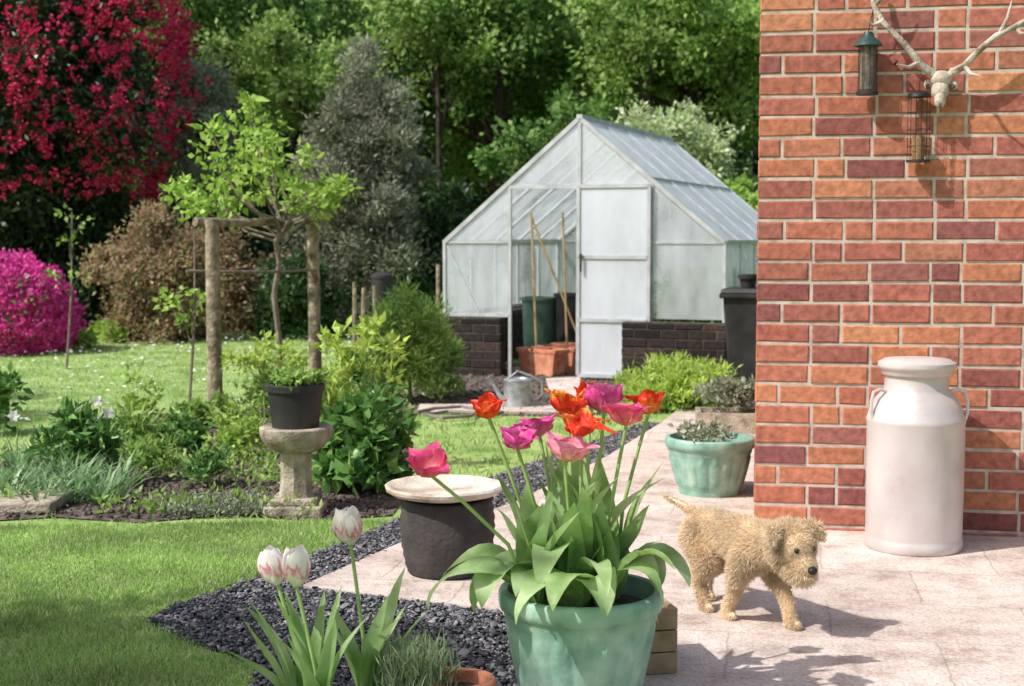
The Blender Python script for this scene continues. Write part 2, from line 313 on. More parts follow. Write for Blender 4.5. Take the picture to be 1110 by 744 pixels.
near=gpoly([(-250,575),(290,567),(430,565),(395,581),(345,601),(300,619),(250,639),(190,659),(162,676),(215,701),(280,721),(235,850),(-250,850)])
def grass(q,h,w,name,label):
    n=len(q); pos=np.column_stack([q,np.zeros(n)]); d=rng.normal(size=(n,3))*.6; d[:,2]=1
    hh=rng.uniform(h*.4,h,n)*(1+.35*np.sin(q[:,0]*7+np.sin(q[:,1]*5))*np.sin(q[:,1]*6))
    o=scatter(name,TG,pos,frames(d,hh,w,h),m_grass); tag(o,label,'grass',kind='stuff')
q=sample(near,170000); q=q+rng.normal(size=q.shape)*.008
grass(q,.03,.0034,'lawn_grass','short sunlit grass of the front lawn')
back=[(-9,5.9),(1.6,5.9),(1.6,11),(-1,26),(-12,26)]
ex=[P_bed,P_gh,P_slate,P_pave,near]
q=sample(back,130000,ex); q=q[(q[:,0]/q[:,1]>-.42)]
grass(q,.05,.007,'back_lawn_grass','grass of the back lawn beyond the flower bed')
q=sample(gpoly([(-50,470),(440,470),(400,360),(-50,368)]),1500,[P_bed]); n=len(q)
tag(scatter('daisies',TQ,np.column_stack([q,rng.uniform(.045,.065,n)]),frames(np.column_stack([rng.normal(size=(n,2)),np.zeros(n)]),.036,.036,up=(0,0,1)),F_white),'tiny white daisies dotted over the back lawn','daisies',kind='stuff')

# ================= WOODY PLANTS =================
def clumpy(C,cr,n,pw=.5,lb=.8):
    k=rng.integers(0,len(C),n); dd=rdir(n); r=cr[k]*rng.random(n)**pw*(1+.5*(rng.random(n)<.2))
    return C[k]+dd*r[:,None]*np.array([1,1,.8]), dd+rng.normal(size=(n,3))*lb
def woody(name,label,cat,base,cc,R,K,cr,n,L,W,leaf,bark=None,tr=.08,group=None,flowers=None,nl=12,T=TQ,low=-.7,pnames=('trunk','crown'),upb=0,pw=.6,dome=0):
    bark=bark or m_bark
    th=thing(name,label,cat,base,0,group)
    cc=np.array(cc,float);R=np.array(R,float)
    dd=rdir(K*3); dd=dd[dd[:,2]>low][:K]; K=len(dd)
    C=cc+dd*R*(rng.random(K)**.4*rng.uniform(.85,1.15,K))[:,None]; C[:,2]=np.maximum(C[:,2],.06)
    cs=cr*rng.uniform(.5,1.5,K)
    mb=MB(); top=Vector(cc)*1.0; b2=Vector((cc[0]*.4+random.uniform(-.1,.1)*tr*5,cc[1]*.4,cc[2]*.5))
    mb.tube([(0,0,-.05),tuple(b2),tuple(top)],[tr,tr*.8,tr*.5],8)
    for i in range(min(nl,K)):
        e=Vector(C[i]); s=Vector(b2).lerp(top,random.random()*.9); m=s.lerp(e,.5)+Vector((0,0,.1*(e-s).length))
        mb.tube([s,m,e],[tr*.4,tr*.25,tr*.1],6)
    mb.build(pnames[0],bark,th)
    p,d=clumpy(C,cs,n,pw); k=p[:,2]<.02; p[k,2]=.03; d=nrm(d); d[:,2]+=upb
    Ls=L*rng.uniform(.6,1.25,n); scatter(pnames[1],T,p,frames(d,Ls,Ls*W/L,Ls),leaf,th)
    if flowers:
        fm,fn,fs,per=flowers
        d=rdir(fn*5); d=d[d[:,2]>-.6]; q=d*6
        f1=np.sin(q[:,0]*1.7+1)*np.sin(q[:,1]*1.9)*np.sin(q[:,2]*2); f2=np.sin(q[:,0]*2.9+2)+np.sin(q[:,1]*3.3+1)+np.sin(q[:,2]*3.1)
        if dome<1: kk=f2+rng.normal(size=len(d))*1.6>-.2; d=d[kk]; f1=f1[kk]
        d=d[:fn]; f1=f1[:fn]; fn=len(d)
        p=cc+d*(R+cr*(.6 if dome==1 else .95))*(1+.09*f1+rng.normal(size=fn)*.035)[:,None]; p[:,2]=np.maximum(p[:,2],.05)
        p=np.repeat(p,per,0)+rng.normal(size=(fn*per,3))*fs*.55; d=np.repeat(nrm(d),per,0)+rng.normal(size=(len(p),3))*.9
        o=scatter('blossoms',TQ,p,frames(d,fs,fs*.85),fm,th); o['kind']='stuff'
    return th
def back_tree(px,Y,top,rx,label,leaf,n,K=80,L=.12,W=.07,bottom=None,tr=.14,crf=.22,nl=30):
    b=A(px,255,Y); x=b.x; zt=A(px,top,Y).z; zb=A(px,bottom,Y).z if bottom else 1.2
    cz=(zt+zb)/2
    return woody('broadleaf_tree',label,'tree',(x,Y,0),(random.uniform(-.3,.3),0,cz),(rx,rx*.85,(zt-zb)/2),K,rx*crf,n,L,W,leaf,m_bark,tr,nl=nl,pw=.85)
back_tree(60,27,-140,3.4,'tall mid green woodland tree behind the red rhododendron',L_mid,26000)
back_tree(265,25,-90,2.9,'broad mid green tree rising behind the slim trained tree',L_mid,30000)
back_tree(430,27,-120,3.0,'tall green woodland tree behind the olive grey shrub',L_yel,30000)
back_tree(540,25,-70,2.3,'dark trunked green tree left of the greenhouse ridge',L_mid,26000,bottom=190)
back_tree(640,27,-120,3.0,'tall green tree directly behind the greenhouse ridge',L_yel,30000)
back_tree(760,23,-60,2.2,'bright yellow green tree beside the top of the brick house wall',L_yel,28000,bottom=190)
back_tree(860,26,-100,2.8,'tall green tree mostly hidden behind the brick house',L_mid,14000)
back_tree(-90,22,-90,2.6,'tall dark green tree past the left edge of the garden',L_dark,12000)
back_tree(325,21,10,1.5,'lighter green small tree between the silvery tree and the grey shrub',L_yel,12000,K=50,L=.11,W=.065,bottom=200,tr=.07)
back_tree(590,21,95,1.2,'bushy small tree just behind the greenhouse left roof slope',L_mid,8000,K=44,L=.11,W=.065,bottom=250,tr=.07)
for px,Y,tp,l,lf in ((478,22,-90,'slender dark trunked tree nearest the olive grey shrub',L_yel),(548,22.5,-100,'slender dark trunked tree just left of the greenhouse ridge',L_mid),(690,21.5,-100,'slender trunked tree above the greenhouse roof',L_yel),(235,22.5,-100,'slender trunked tree behind the silvery tree',L_mid)):
    back_tree(px,Y,tp,1.2,l,lf,9000,K=50,L=.11,W=.065,bottom=130,tr=.055,crf=.32,nl=9)
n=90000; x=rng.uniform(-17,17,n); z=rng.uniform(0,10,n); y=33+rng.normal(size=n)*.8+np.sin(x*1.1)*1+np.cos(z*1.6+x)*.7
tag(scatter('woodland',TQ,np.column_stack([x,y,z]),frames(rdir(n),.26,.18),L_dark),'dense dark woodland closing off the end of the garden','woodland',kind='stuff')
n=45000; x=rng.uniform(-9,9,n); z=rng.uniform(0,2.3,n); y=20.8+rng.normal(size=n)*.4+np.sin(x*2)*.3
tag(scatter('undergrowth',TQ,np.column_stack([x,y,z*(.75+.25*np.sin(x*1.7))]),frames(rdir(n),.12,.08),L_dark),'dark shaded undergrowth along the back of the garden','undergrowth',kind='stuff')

def px_woody(name,label,cat,px,top,bot,wpx,Y,leaf,n,L,W,K=20,crf=.35,flowers=None,bark=None,tr=.05,depth=None,nl=10,T=TQ,group=None,bx=None,low=-.7,pn=('stems','foliage'),upb=0,pw=.6,dome=0):
    c=A(px,(top+bot)/2,Y); zt=A(px,top,Y).z; zb=max(0.02,A(px,bot,Y).z); r=wpx/2*Y/F; b=A(bx if bx else px,255,Y)
    rz=(zt-zb)/2; cz=(zt+zb)/2
    if zb<.12: cz=.36*zt; rz=.64*zt
    cr=max(min(r,rz)*crf,.03)
    return woody(name,label,cat,(b.x,Y,0),(c.x-b.x,0,cz),(max(r-cr*.8,.02),max((depth or r)-cr*.9,.02),max(rz-cr*.7,.02)),K,cr,n,L,W,leaf,bark,tr,group,flowers,nl,T,low,pn,upb,pw,dome)
px_woody('rhododendron','huge dark rhododendron covered in crimson blossom','rhododendron',22,-170,300,330,18.6,L_rhod,60000,.12,.045,130,.22,(F_red,3600,.048,11),tr=.1,pn=('trunk','crown'),low=-1,dome=.5)
px_woody('rhododendron_thicket','dark unflowered thicket at the foot of the crimson rhododendron','shrub',60,225,372,190,18.9,L_rhod,22000,.12,.045,60,.3,low=-.6)
px_woody('azalea','rounded magenta azalea bush on the left of the back lawn','azalea',-2,278,376,162,14.6,L_gloss,4000,.05,.03,40,.3,(F_mag,3600,.038,7),tr=.03,dome=1)
px_woody('bronze_shrub','large loose shrub with bronze and green young leaves','shrub',168,208,368,150,16.2,L_bronze,26000,.065,.032,100,.26,tr=.04,low=-1,pw=.85)
px_woody('bronze_shrub','low bronze and green shrub behind the wooden arch','shrub',270,238,360,120,17.6,L_bronze,13000,.07,.036,60,.3,tr=.04,low=-1,pw=.85)
px_woody('silver_shrub','pale silvery tree behind and above the bronze shrub','tree',212,58,240,120,19.5,L_silver,13000,.085,.035,60,.28,tr=.06,pn=('trunk','crown'),pw=.9)
px_woody('grey_shrub','tall broad shrub with soft olive grey leaves','shrub',398,52,345,170,17,L_grey2,42000,.075,.024,120,.26,tr=.08,low=-1,pw=.9,upb=.4)
px_woody('grey_shrub','narrow olive grey shrub left of the tall broad one','shrub',345,115,350,95,17.6,L_grey2,18000,.075,.024,60,.3,tr=.06,low=-1,pw=.9,upb=.4)
px_woody('evergreen_shrub','dark evergreen bush just left of the greenhouse gable','shrub',485,185,355,110,18,L_dark,16000,.1,.05,60,.3,low=-1,pw=.8)
px_woody('evergreen_shrub','dark evergreen mass under the silvery tree','shrub',110,215,360,170,20,L_dark,18000,.12,.06,44,.3,low=-1)
px_woody('evergreen_shrub','dark evergreen bush behind the right corner of the greenhouse','shrub',830,180,330,160,18,L_mid,12000,.1,.06,40,.3)
px_woody('evergreen_shrub','low dark bush in the gap behind the wooden arch','shrub',325,262,358,100,16.5,L_dark,11000,.08,.04,40,.3,low=-1)
px_woody('variegated_shrub','cream variegated shrub showing above the greenhouse roof','shrub',715,112,260,185,18.5,L_cream,18000,.085,.045,70,.28,tr=.06,pw=.9)
px_woody('lime_shrub','bright green shrub between greenhouse roof and brick house','shrub',805,180,300,80,16,L_bright,8000,.07,.04,34,.3,pw=.8)
woody('cherry_tree','small loose tree beyond the left edge of the front lawn','tree',(-4.1,2.55,0),(0,0,3.2),(1.55,.75,.7),30,.28,6500,.1,.06,L_mid,m_bark,.06,pnames=('trunk','crown'))
woody('beech_tree','tall loose tree left of the back lawn outside the picture','tree',(-8.6,7.6,0),(0,0,4.5),(1.8,1.4,1.4),26,.4,8000,.13,.08,L_mid,m_bark,.1,pnames=('trunk','crown'))

# ================= ARCH AND TRAINED TREE =================
a0=G(233,455); a1=Vector((A(341,255,10.0).x,10.0,0))
ar=thing('rustic_wooden_arch','rustic round post frame supporting the small green tree','garden arch',a0)
d1=a1-a0
def zat(py,Y): return A(555,py,Y).z
mb=MB(); mb.tube([(0,0,-.05),(.004,0,.3),(.002,0,.8),(0,0,zat(238,a0.y))],[.052,.05,.048,.046],14); mb.build('post',m_wood,ar)
mb=MB(); mb.tube([d1+Vector((0,0,-.05)),d1+Vector((-.006,0,.5)),d1+Vector((-.014,0,zat(240,10.0)))],[.047,.045,.042],12); mb.build('post',m_wood,ar)
zt=zat(241,9.4)
mb=MB(); mb.tube([Vector((-.1,-.03,zt)),d1*.3+Vector((0,0,zt-.006)),d1*.65+Vector((0,0,zt+.012)),d1+Vector((.08,.03,zt+.012))],[.032,.028,.03,.027],10); mb.build('top_rail',m_wood,ar)
mb=MB(); mb.tube([Vector((-.17,0,zat(294,9.3))),d1*.5+Vector((0,-.02,zat(295,9.6))),d1+Vector((.0,-.05,zat(293,9.9)))],.01,8); mb.build('cross_rail',m_barkg,ar)
b=Vector((A(303,255,9.7).x,9.7,0)); t=thing('trained_tree','small crooked tree with fresh bright green leaves over the arch','tree',b)
P=[A(x,y,9.7)-b for x,y in ((303,420),(303,370),(297,320),(303,285),(299,262),(312,240))]
mb=MB(); mb.tube([Vector((0,0,-.03))]+P,[.03,.024,.021,.02,.02,.02,.017],8)
ends=[]
for x,y,dy in ((200,200,.1),(225,165,0),(250,140,.2),(285,155,-.2),(275,190,-.25),(300,180,.3),(330,172,0),(355,200,.15),(345,215,-.2),(240,200,-.2),(205,215,.2),(320,205,-.3),(370,196,-.1),(268,122,.1),(184,207,0),(228,140,.1),(290,135,.2),(378,205,.1),(238,225,.2),(272,112,.0)):
    e=A(x,y,9.7+dy)-b; s=P[4].lerp(P[5],random.random()); mm=s.lerp(e,.5)+Vector((random.uniform(-.04,.04),0,-.05)); mb.tube([s,mm,e],[.011,.008,.003],6); ends.append(e); ends.append(mm.lerp(e,.5))
mb.build('trunk',m_barkg,t)
C=np.array([tuple(e) for e in ends]); p,d=clumpy(C,rng.uniform(.05,.16,len(C)),1500,.8); Ls=rng.uniform(.035,.08,len(p))
scatter('crown',TF,p,frames(d,Ls,Ls*.62,Ls),L_bright,t)
for i,(px,by,top,lab,ls) in enumerate(((205,440,245,'thin leaning sapling stem left of the arch post',[(188,318),(180,330),(215,325),(200,350),(222,320)]),(72,400,230,'thin bare sapling at the left of the back lawn',[(60,300),(75,260),(90,240),(70,230),(85,300)]))):
    b=G(px,by); t=thing('sapling',lab,'sapling',b); mb=MB(); tp=A(px+6,top,b.y)-b
    mb.tube([(0,0,-.02),tp*.5+Vector((.02,0,0)),tp],[.012,.009,.006],6)
    C=[]
    for x,y in ls:
        e=A(x,y,b.y+random.uniform(-.1,.1))-b; mb.tube([tp*max(.1,(e.z/tp.z-.12)),e],[.006,.003],5); C.append(tuple(e))
    mb.build('stem',m_barkg,t); C=np.array(C); p,d=clumpy(C,np.full(len(C),.08),90 if i==0 else 60); scatter('foliage',TF,p,frames(d,.06,.04,.05),L_bright if i==0 else L_yel,t)

# ================= GREENHOUSE =================
ga=math.radians(20.6)
gh=thing('greenhouse','aluminium greenhouse with hazy panes on a low dark brick base','greenhouse',(.56,11.8,0),-ga)
GW=1.215; GL=3.0; EV=1.14; RG=2.16; BH=.5
def brickrun(mb,o,u,nv,Lx,z0,z1,ph=.075,bl=.215,j=.011,pat='S',seed=1,prot=.006):
    rr=random.Random(seed); o=Vector(o);u=Vector(u);nv=Vector(nv); k=0; z=z0
    while z<z1-.02:
        x=-([0,.5][k%2])*(bl+j)- (rr.random()*.02); i=k
        while x<Lx:
            w=bl
            if pat=='F' and (i+2*(k%2))%4==3: w=(bl-j)/2
            a=max(x,0.0); b=min(x+w,Lx); 
            if b-a>.02:
                pr=prot+rr.uniform(-.002,.002); c=.0035; zt2=min(z+ph-j,z1)
                dz=rr.uniform(-.0015,.0015); tl=rr.uniform(-.002,.002)
                def pt(s,zz,d): q=o+u*s+nv*d; return (q.x,q.y,zz+dz+tl*(s-a)/.2)
                cc=[c*rr.uniform(.5,2.0) for _ in range(4)]
                vs=[pt(a,z,-.01),pt(b,z,-.01),pt(b,zt2,-.01),pt(a,zt2,-.01),pt(a,z,pr-c),pt(b,z,pr-c),pt(b,zt2,pr-c),pt(a,zt2,pr-c),pt(a+cc[0],z+cc[0],pr),pt(b-cc[1],z+cc[1],pr),pt(b-cc[2],zt2-cc[2],pr),pt(a+cc[3],zt2-cc[3],pr)]
                mb.add(vs,[(8,9,10,11),(4,5,9,8),(5,6,10,9),(6,7,11,10),(7,4,8,11),(0,1,5,4),(1,2,6,5),(2,3,7,6),(3,0,4,7)],0)
            x+=w+j; i+=1
        z+=ph; k+=1
def lowwall(name,x0,x1,y0,y1,h,par,seed):
    mb=MB(); mb.box(((x0+x1)/2,(y0+y1)/2,h/2-.02),(x1-x0,y1-y0,h+.0),mi=1)
    H=h-.03
    brickrun(mb,(x0,y0,0),(1,0,0),(0,-1,0),x1-x0,.0,H,seed=seed)
    brickrun(mb,(x0,y0,0),(0,1,0),(-1,0,0),y1-y0,.0,H,seed=seed+1)
    brickrun(mb,(x1,y0,0),(0,1,0),(1,0,0),y1-y0,.0,H,seed=seed+2)
    mb.build(name,[m_dbrick,m_dmort],par,smooth=False)
lowwall('brick_base',-GW-.05,-.68,-.06,.05,BH+.02,gh,11)
lowwall('brick_base',.42,GW+.05,-.17,-.06,BH+.02,gh,12)
lowwall('brick_base',-GW-.05,-GW+.06,.06,GL,BH,gh,13)
lowwall('brick_base',GW-.06,GW+.05,-.05,GL,BH,gh,14)
lowwall('brick_base',-GW+.07,GW-.07,GL-.11,GL,BH,gh,15)
W3=.026
fr=MB()
def B(a,b,w=W3,h=W3): fr.bar(a,b,w,h)
for y in (0,GL):
    for s in (-1,1):
        B((s*GW,y,BH),(s*GW,y,EV)); B((s*GW,y,EV),(0,y,RG),.035,.036); B((s*.615,y,0 if y==0 else BH),(s*.615,y,EV+(RG-EV)*(1-.615/GW)))
        B((s*GW,y,EV),(s*.63,y,EV),.02,.02)
    B((0,y,1.6 if y==0 else BH),(0,y,RG)); B((-.615,y,1.6),(.615,y,1.6),.03,.03)
B((-GW,0,BH+.02),(-.615,0,BH+.02)); B((-GW+.02,0,EV-.02),(-.9,0,BH+.04),.012,.012)
for s in (-1,1):
    B((s*GW,0,EV),(s*GW,GL,EV),.04,.036)
    for i in range(1,5):
        y=GL*i/5; B((s*GW,y,BH),(s*GW,y,EV),.02); B((s*GW,y,EV),(0,y,RG),.022,.03)
    B((s*GW*.5,0,(EV+RG)/2+.012),(s*GW*.5,GL,(EV+RG)/2+.012),.016,.016)
    B((s*GW,0,BH+.02),(s*GW,GL,BH+.02))
B((0,-.02,RG+.01),(0,GL+.02,RG+.01),.05,.036)
fr.build('frame',m_alu,gh,smooth=False)
def pane(ps,m=m_pane,name='glass_pane'):
    mb=MB(); mb.slab(ps,.004); mb.build(name,m,gh,smooth=False)
def sl(x): return EV+(RG-EV)*(1-abs(x)/GW)
for y in (.001,GL):
    for s in (-1,1):
        pane([(s*GW,y,BH+.02),(s*.615,y,BH+.02),(s*.615,y,EV-.005),(s*GW,y,EV-.005)])
        pane([(s*GW,y,EV+.005),(s*.615,y,EV+.005),(s*.615,y,sl(.615)-.01)])
        pane([(s*.6,y,1.61),(0,y,1.61),(0,y,RG-.03),(s*.6,y,sl(.6)-.02)])
pane([(-.6,GL,BH),(.6,GL,BH),(.6,GL,1.6),(-.6,GL,1.6)])
for s in (-1,1):
    for i in range(5):
        y0=GL*i/5+.01;y1=GL*(i+1)/5-.01
        pane([(s*GW,y0,BH+.02),(s*GW,y1,BH+.02),(s*GW,y1,EV),(s*GW,y0,EV)])
        pane([(s*GW,y0,EV+.003),(s*GW,y1,EV+.003),(s*.003,y1,RG),(s*.003,y0,RG)],m_roofp if s>0 else m_pane,'roof_pane')
dr=MB(); yd=-.035
for x in (.0,.6): dr.bar((x,yd,.04),(x,yd,1.6),.03,.025)
for z in (.04,.5,1.02,1.6): dr.bar((0,yd,z),(.6,yd,z),.025,.03)
do=dr.build('door',m_alu,gh,smooth=False)
for z0,z1 in ((.05,.49),(.51,1.01),(1.03,1.59)):
    mb=MB(); mb.slab([(.015,yd+.002,z0),(.585,yd+.002,z0),(.585,yd+.002,z1),(.015,yd+.002,z1)],.006); mb.build('door_pane',m_door,do,smooth=False)
mb=MB(); mb.bar((.03,yd-.03,.9),(.03,yd-.03,1.05),.015); mb.build('door_handle',m_dk,do)
def ghp(x,y,z=0):
    c,s=math.cos(ga),math.sin(ga); return Vector((.56+x*c+y*s,11.8-x*s+y*c,z))
def pot_prof(r,h,taper=.75,rim=.012,rh=.03,th=.012):
    return [(0,0),(r*taper,0),(r*.97,h-rh),(r+rim,h-rh),(r+rim,h-.004),(r+rim-.004,h),(r-th,h),(r-th-.004,h-.04)]
def pot(name,label,loc,r,h,m,taper=.75,soil=True,group=None,mod=None,cat='plant pot',rim=.012,rh=.03,seg=48):
    t=thing(name,label,cat,loc,0,group); mb=MB(); mb.lathe(pot_prof(r,h,taper,rim,rh),seg,mod=mod); mb.build('pot_body',m,t)
    if soil: mb=MB(); mb.lathe([(0,h-.035),(r-.012,h-.035),(r-.013,h-.03),(0,h-.022)],24); mb.build('soil',m_soil,t)
    return t
for x,y,rz,l in ((-.4,.22,-.75,'terracotta trough lying nearest in the open greenhouse doorway'),(-.34,.52,-.7,'second terracotta trough behind the nearest one'),(-.3,.84,-.7,'third terracotta trough deepest in the doorway')):
    t=thing('terracotta_trough',l,'planter',ghp(x,y),rz)
    mb=MB(); mb.box((0,0,.1),(.42,.18,.2),taper=.85); mb.box((0,-.085,.215),(.45,.02,.035)); mb.box((0,.085,.215),(.45,.02,.035)); mb.box((-.215,0,.215),(.02,.148,.035)); mb.box((.215,0,.215),(.02,.148,.035)); bevel(mb.build('trough_body',m_terra,t,smooth=False),.004)
    mb=MB(); mb.box((0,0,.205),(.4,.145,.01)); mb.build('soil',m_soil,t,smooth=False)
pot('green_plastic_tub','tall dull green tub inside the open greenhouse doorway',ghp(-.83,1.35),.17,.62,m_dgreen,.85)
pot('black_plastic_tub','dark tub right of the green tub inside the greenhouse',ghp(-.52,1.35),.15,.66,m_black,.85)
for i,(x0,x1,l) in enumerate(((-.5,-.55,'yellow bamboo cane leaning in the left of the greenhouse'),(-.32,-.36,'bamboo cane standing near the middle of the open doorway'),(-.2,-.75,'bamboo cane slanting across the doorway of the greenhouse'))):
    c=MB(); z=1.4; c.tube([(0,0,0),(x1-x0,.2,z)],.01,6); o=c.build('bamboo_cane',m_cane,loc=ghp(x0,.36+.3*i)); tag(o,l,'cane',group='canes in the greenhouse')
for x,y,l in ((.85,.35,'leafy green plant seen through the right front pane'),(1.0,1.3,'taller leafy plant growing along the right side of the greenhouse')):
    b=ghp(x,y); woody('greenhouse_plant',l,'plant',b,(0,0,.64),(.19,.18,.26),16,.11,1300,.08,.05,L_feath,m_stem,.012,T=TF,pnames=('stems','foliage'))
for px,tp,l in ((383,306,'leftmost short wooden stake beside the feathery shrub'),(391,312,'second short wooden stake beside the feathery shrub'),(408,310,'short wooden stake nearest the dark tub'),(474,287,'wooden stake just left of the greenhouse corner')):
    b=Vector((A(px,255,13.5).x,13.5,0)); mb=MB(); h=A(px,tp,13.5).z; mb.tube([(0,0,-.02),(random.uniform(-.03,.03),0,h)],.02,7); tag(mb.build('wooden_stake',m_wood,loc=b),l,'stake',group='stakes beside the vegetable bed')
b=Vector((A(414,255,14).x,14,0)); t=thing('water_butt','dark lidded tub standing behind the feathery shrub','tub',b)
mb=MB(); mb.lathe([(0,0),(.1,0),(.11,.78),(0,.78)],24); mb.build('tub_body',m_black,t); mb=MB(); mb.lathe([(0,.78),(.12,.78),(.12,.81),(.05,.84),(0,.84)],24); mb.build('lid',m_black,t)

# ================= MID GROUND THINGS =================
t=thing('watering_can','galvanised watering can standing by the greenhouse path','watering can',G(561,443))
mb=MB(); mb.lathe([(0,0),(.1,0),(.1,.02),(.096,.03),(.096,.19),(.1,.2),(.085,.21),(.08,.2),(0,.2)],28); mb.build('can_body',m_galv,t)
mb=MB(); mb.tube([(-.08,0,.04),(-.13,0,.1),(-.18,0,.2)],[.022,.016,.012],10); mb.tube([(-.18,0,.2),(-.195,0,.225)],[.014,.034],12); mb.build('spout',m_galv,t)
mb=MB(); mb.tube([(.09,0,.05),(.17,0,.1),(.17,0,.18),(.09,0,.23),(0,0,.26),(-.07,0,.205)],.008,8); mb.build('handle',m_galv,t)
mb=MB(); mb.tube([G(x,y,.028) for x,y in ((452,447),(470,443),(500,441),(522,445),(510,451),(480,453),(462,450),(485,446),(530,449),(545,447))],.012,8); tag(mb.build('garden_hose',mat('hose',[(.15,.13,.12),(.25,.22,.2)],rough=.5)),'grey garden hose looped on the ground before the greenhouse','hose')
t=thing('wheelie_bin','black wheelie bin beside the brick house corner','bin',(1.83,10.4,0),-.3)
mb=MB(); mb.box((0,0,.42),(.5,.55,.72),taper=.8); bevel(mb.build('bin_body',m_black,t,smooth=False),.02)
mb=MB(); mb.box((0,0,.765),(.54,.6,.035)); mb.box((0,-.02,.8),(.5,.54,.035),taper=1.06); bevel(mb.build('lid',m_black,t,smooth=False),.008)
mb=MB(); mb.tube([(-.2,.31,.76),(-.2,.36,.78),(.2,.36,.78),(.2,.31,.76)],.013,8); mb.build('handle',m_black,t)
for s in (-1,1): mb=MB(); mb.tube([(s*.2,.24,.09),(s*.25,.24,.09)],.09,18); mb.build('wheel',m_black,t)
pot('black_pot','small black pot sitting on the wheelie bin lid',Vector((1.71,10.3,.818)),.065,.1,m_black)
px_woody('lime_euphorbia','feathery lime green plant in front of the greenhouse right wall','plant',735,382,450,135,9.75,L_lime,6200,.055,.014,80,.28,tr=.01,bark=m_stem,nl=20,upb=.7,pw=.85,low=-.3)
t=thing('stone_trough','shallow stone trough behind the pale green pot','trough',G(792,470),-.1)
mb=MB(); mb.box((0,-.14,.07),(.42,.03,.14)); mb.box((0,.14,.07),(.42,.03,.14)); mb.box((-.195,0,.07),(.03,.25,.14)); mb.box((.195,0,.07),(.03,.25,.14)); mb.box((0,0,.05),(.36,.25,.1)); mb.build('trough_body',m_conc,t,smooth=False)
woody('trough_plant','small silvery plant growing in the stone trough','plant',G(790,470)+Vector((0,0,.1)),(0,0,.14),(.16,.08,.1),18,.05,1100,.04,.018,L_silver,m_stem,.006,pnames=('stems','foliage'),upb=.5)
def fancy_prof(r,h):
    pr=[(0,0),(r*.7,0),(r*.72,.02)]
    for i in range(11): t=i/10; pr.append((r*(.72+.22*t**.8),.025+(h-.1)*t))
    return pr+[(r*.97,h-.065),(r*.97,h-.05),(r*1.02,h-.045),(r*1.04,h-.03),(r*1.04,h-.008),(r*1.02,h),(r*.93,h),(r*.91,h-.05)]
def fancypot(name,label,loc,r,h,nr):
    def md(q,z):
        if not .03<z<h-.08: return 1
        tt=(z-.03)/(h-.11); ar=abs(math.cos(q*nr/2)); arch=1 if tt<.45+.5*ar**.5 else 0
        return 1+.03*ar**.7*arch
    t=thing(name,label,'plant pot',loc); mb=MB(); mb.lathe(fancy_prof(r,h),216,mod=md); mb.build('pot_body',m_green,t,angle=70)
    mb=MB(); mb.lathe([(0,h-.05),(r*.92,h-.05),(0,h-.03)],30); mb.build('soil',m_soil,t); return t
g1=G(769,534,PZ); fancypot('glazed_pot','pale green glazed pot standing at the brick wall corner',g1,.197,.26,20)
woody('sage_plant','sparse grey sage in the pale green pot by the wall','plant',g1+Vector((0,0,.22)),(-.03,0,.05),(.15,.13,.03),16,.035,460,.035,.018,L_silver,m_stem,.006,pnames=('stems','foliage'),T=TF,pw=.8)
pd=Vector((A(318,255,6.1).x,6.1,0)); t=thing('stone_pedestal','weathered concrete birdbath pedestal in the flower bed','pedestal',pd)
mb=MB(); mb.box((0,0,.02),(.25,.25,.05)); mb.box((0,0,.058),(.2,.2,.03)); bevel(mb.build('plinth',m_conc,t,smooth=False),.008)
mb=MB(); mb.lathe([(0,.07),(.078,.07),(.072,.1),(.066,.17),(.068,.25),(.08,.28),(0,.28)],8); mb.build('column',m_conc,t,angle=20)
mb=MB(); mb.lathe([(0,.27),(.09,.27),(.125,.29),(.148,.325),(.156,.345),(.157,.372),(.15,.378),(.13,.378),(0,.365)],40,mod=lambda q,z:1+.01*math.sin(q*5)+.006*math.sin(q*13)); mb.build('bowl',m_conc,t)
bp=pd+Vector((0,0,.372)); pot('black_plastic_pot','black plastic pot standing on the stone pedestal',bp,.122,.19,m_black,.82,rim=.006)
woody('potted_plant','low bright green plant in the black pot on the pedestal','plant',bp+Vector((0,0,.16)),(0,0,.04),(.125,.12,.03),24,.028,1700,.028,.015,L_feath,m_stem,.005,pnames=('stems','foliage'),low=-.2,pw=.8)
dp=Vector((A(484,255,4.93).x,4.93,PZ)); t=thing('ribbed_charcoal_pot','dark ribbed pot carrying a round stone dish','pot',dp)
pr=[(0,0),(.135,0),(.142,.01)]+[(.142+.022*math.sin(i/14*PI*.75)+(.004 if i%2 else 0),.015+i*.0165) for i in range(15)]+[(.16,.258),(.15,.262),(0,.262)]
mb=MB(); mb.lathe(pr,48); mb.build('pot_body',m_charc,t,angle=80)
t=thing('stone_dish','shallow round stone birdbath dish resting on the dark pot','birdbath',dp+Vector((-.012,0,.2635)))
mb=MB(); mb.lathe([(0,0),(.12,0),(.19,.018),(.208,.03),(.21,.04),(.203,.047),(.19,.046),(.17,.036),(.1,.027),(0,.025)],64,mod=lambda q,z:1+.016*math.sin(q*3+1)+.01*math.sin(q*7)+.006*math.sin(q*17)); mb.build('dish_bowl',m_stone,t)
mb=MB(); mb.box((0,0,.03),(.5,.34,.05)); tag(bevel(mb.build('stone_slab',m_conc,loc=G(12,551)-Vector((.02,0,0)),smooth=False),.01),'flat grey stone slab at the left edge of the flower bed','slab')

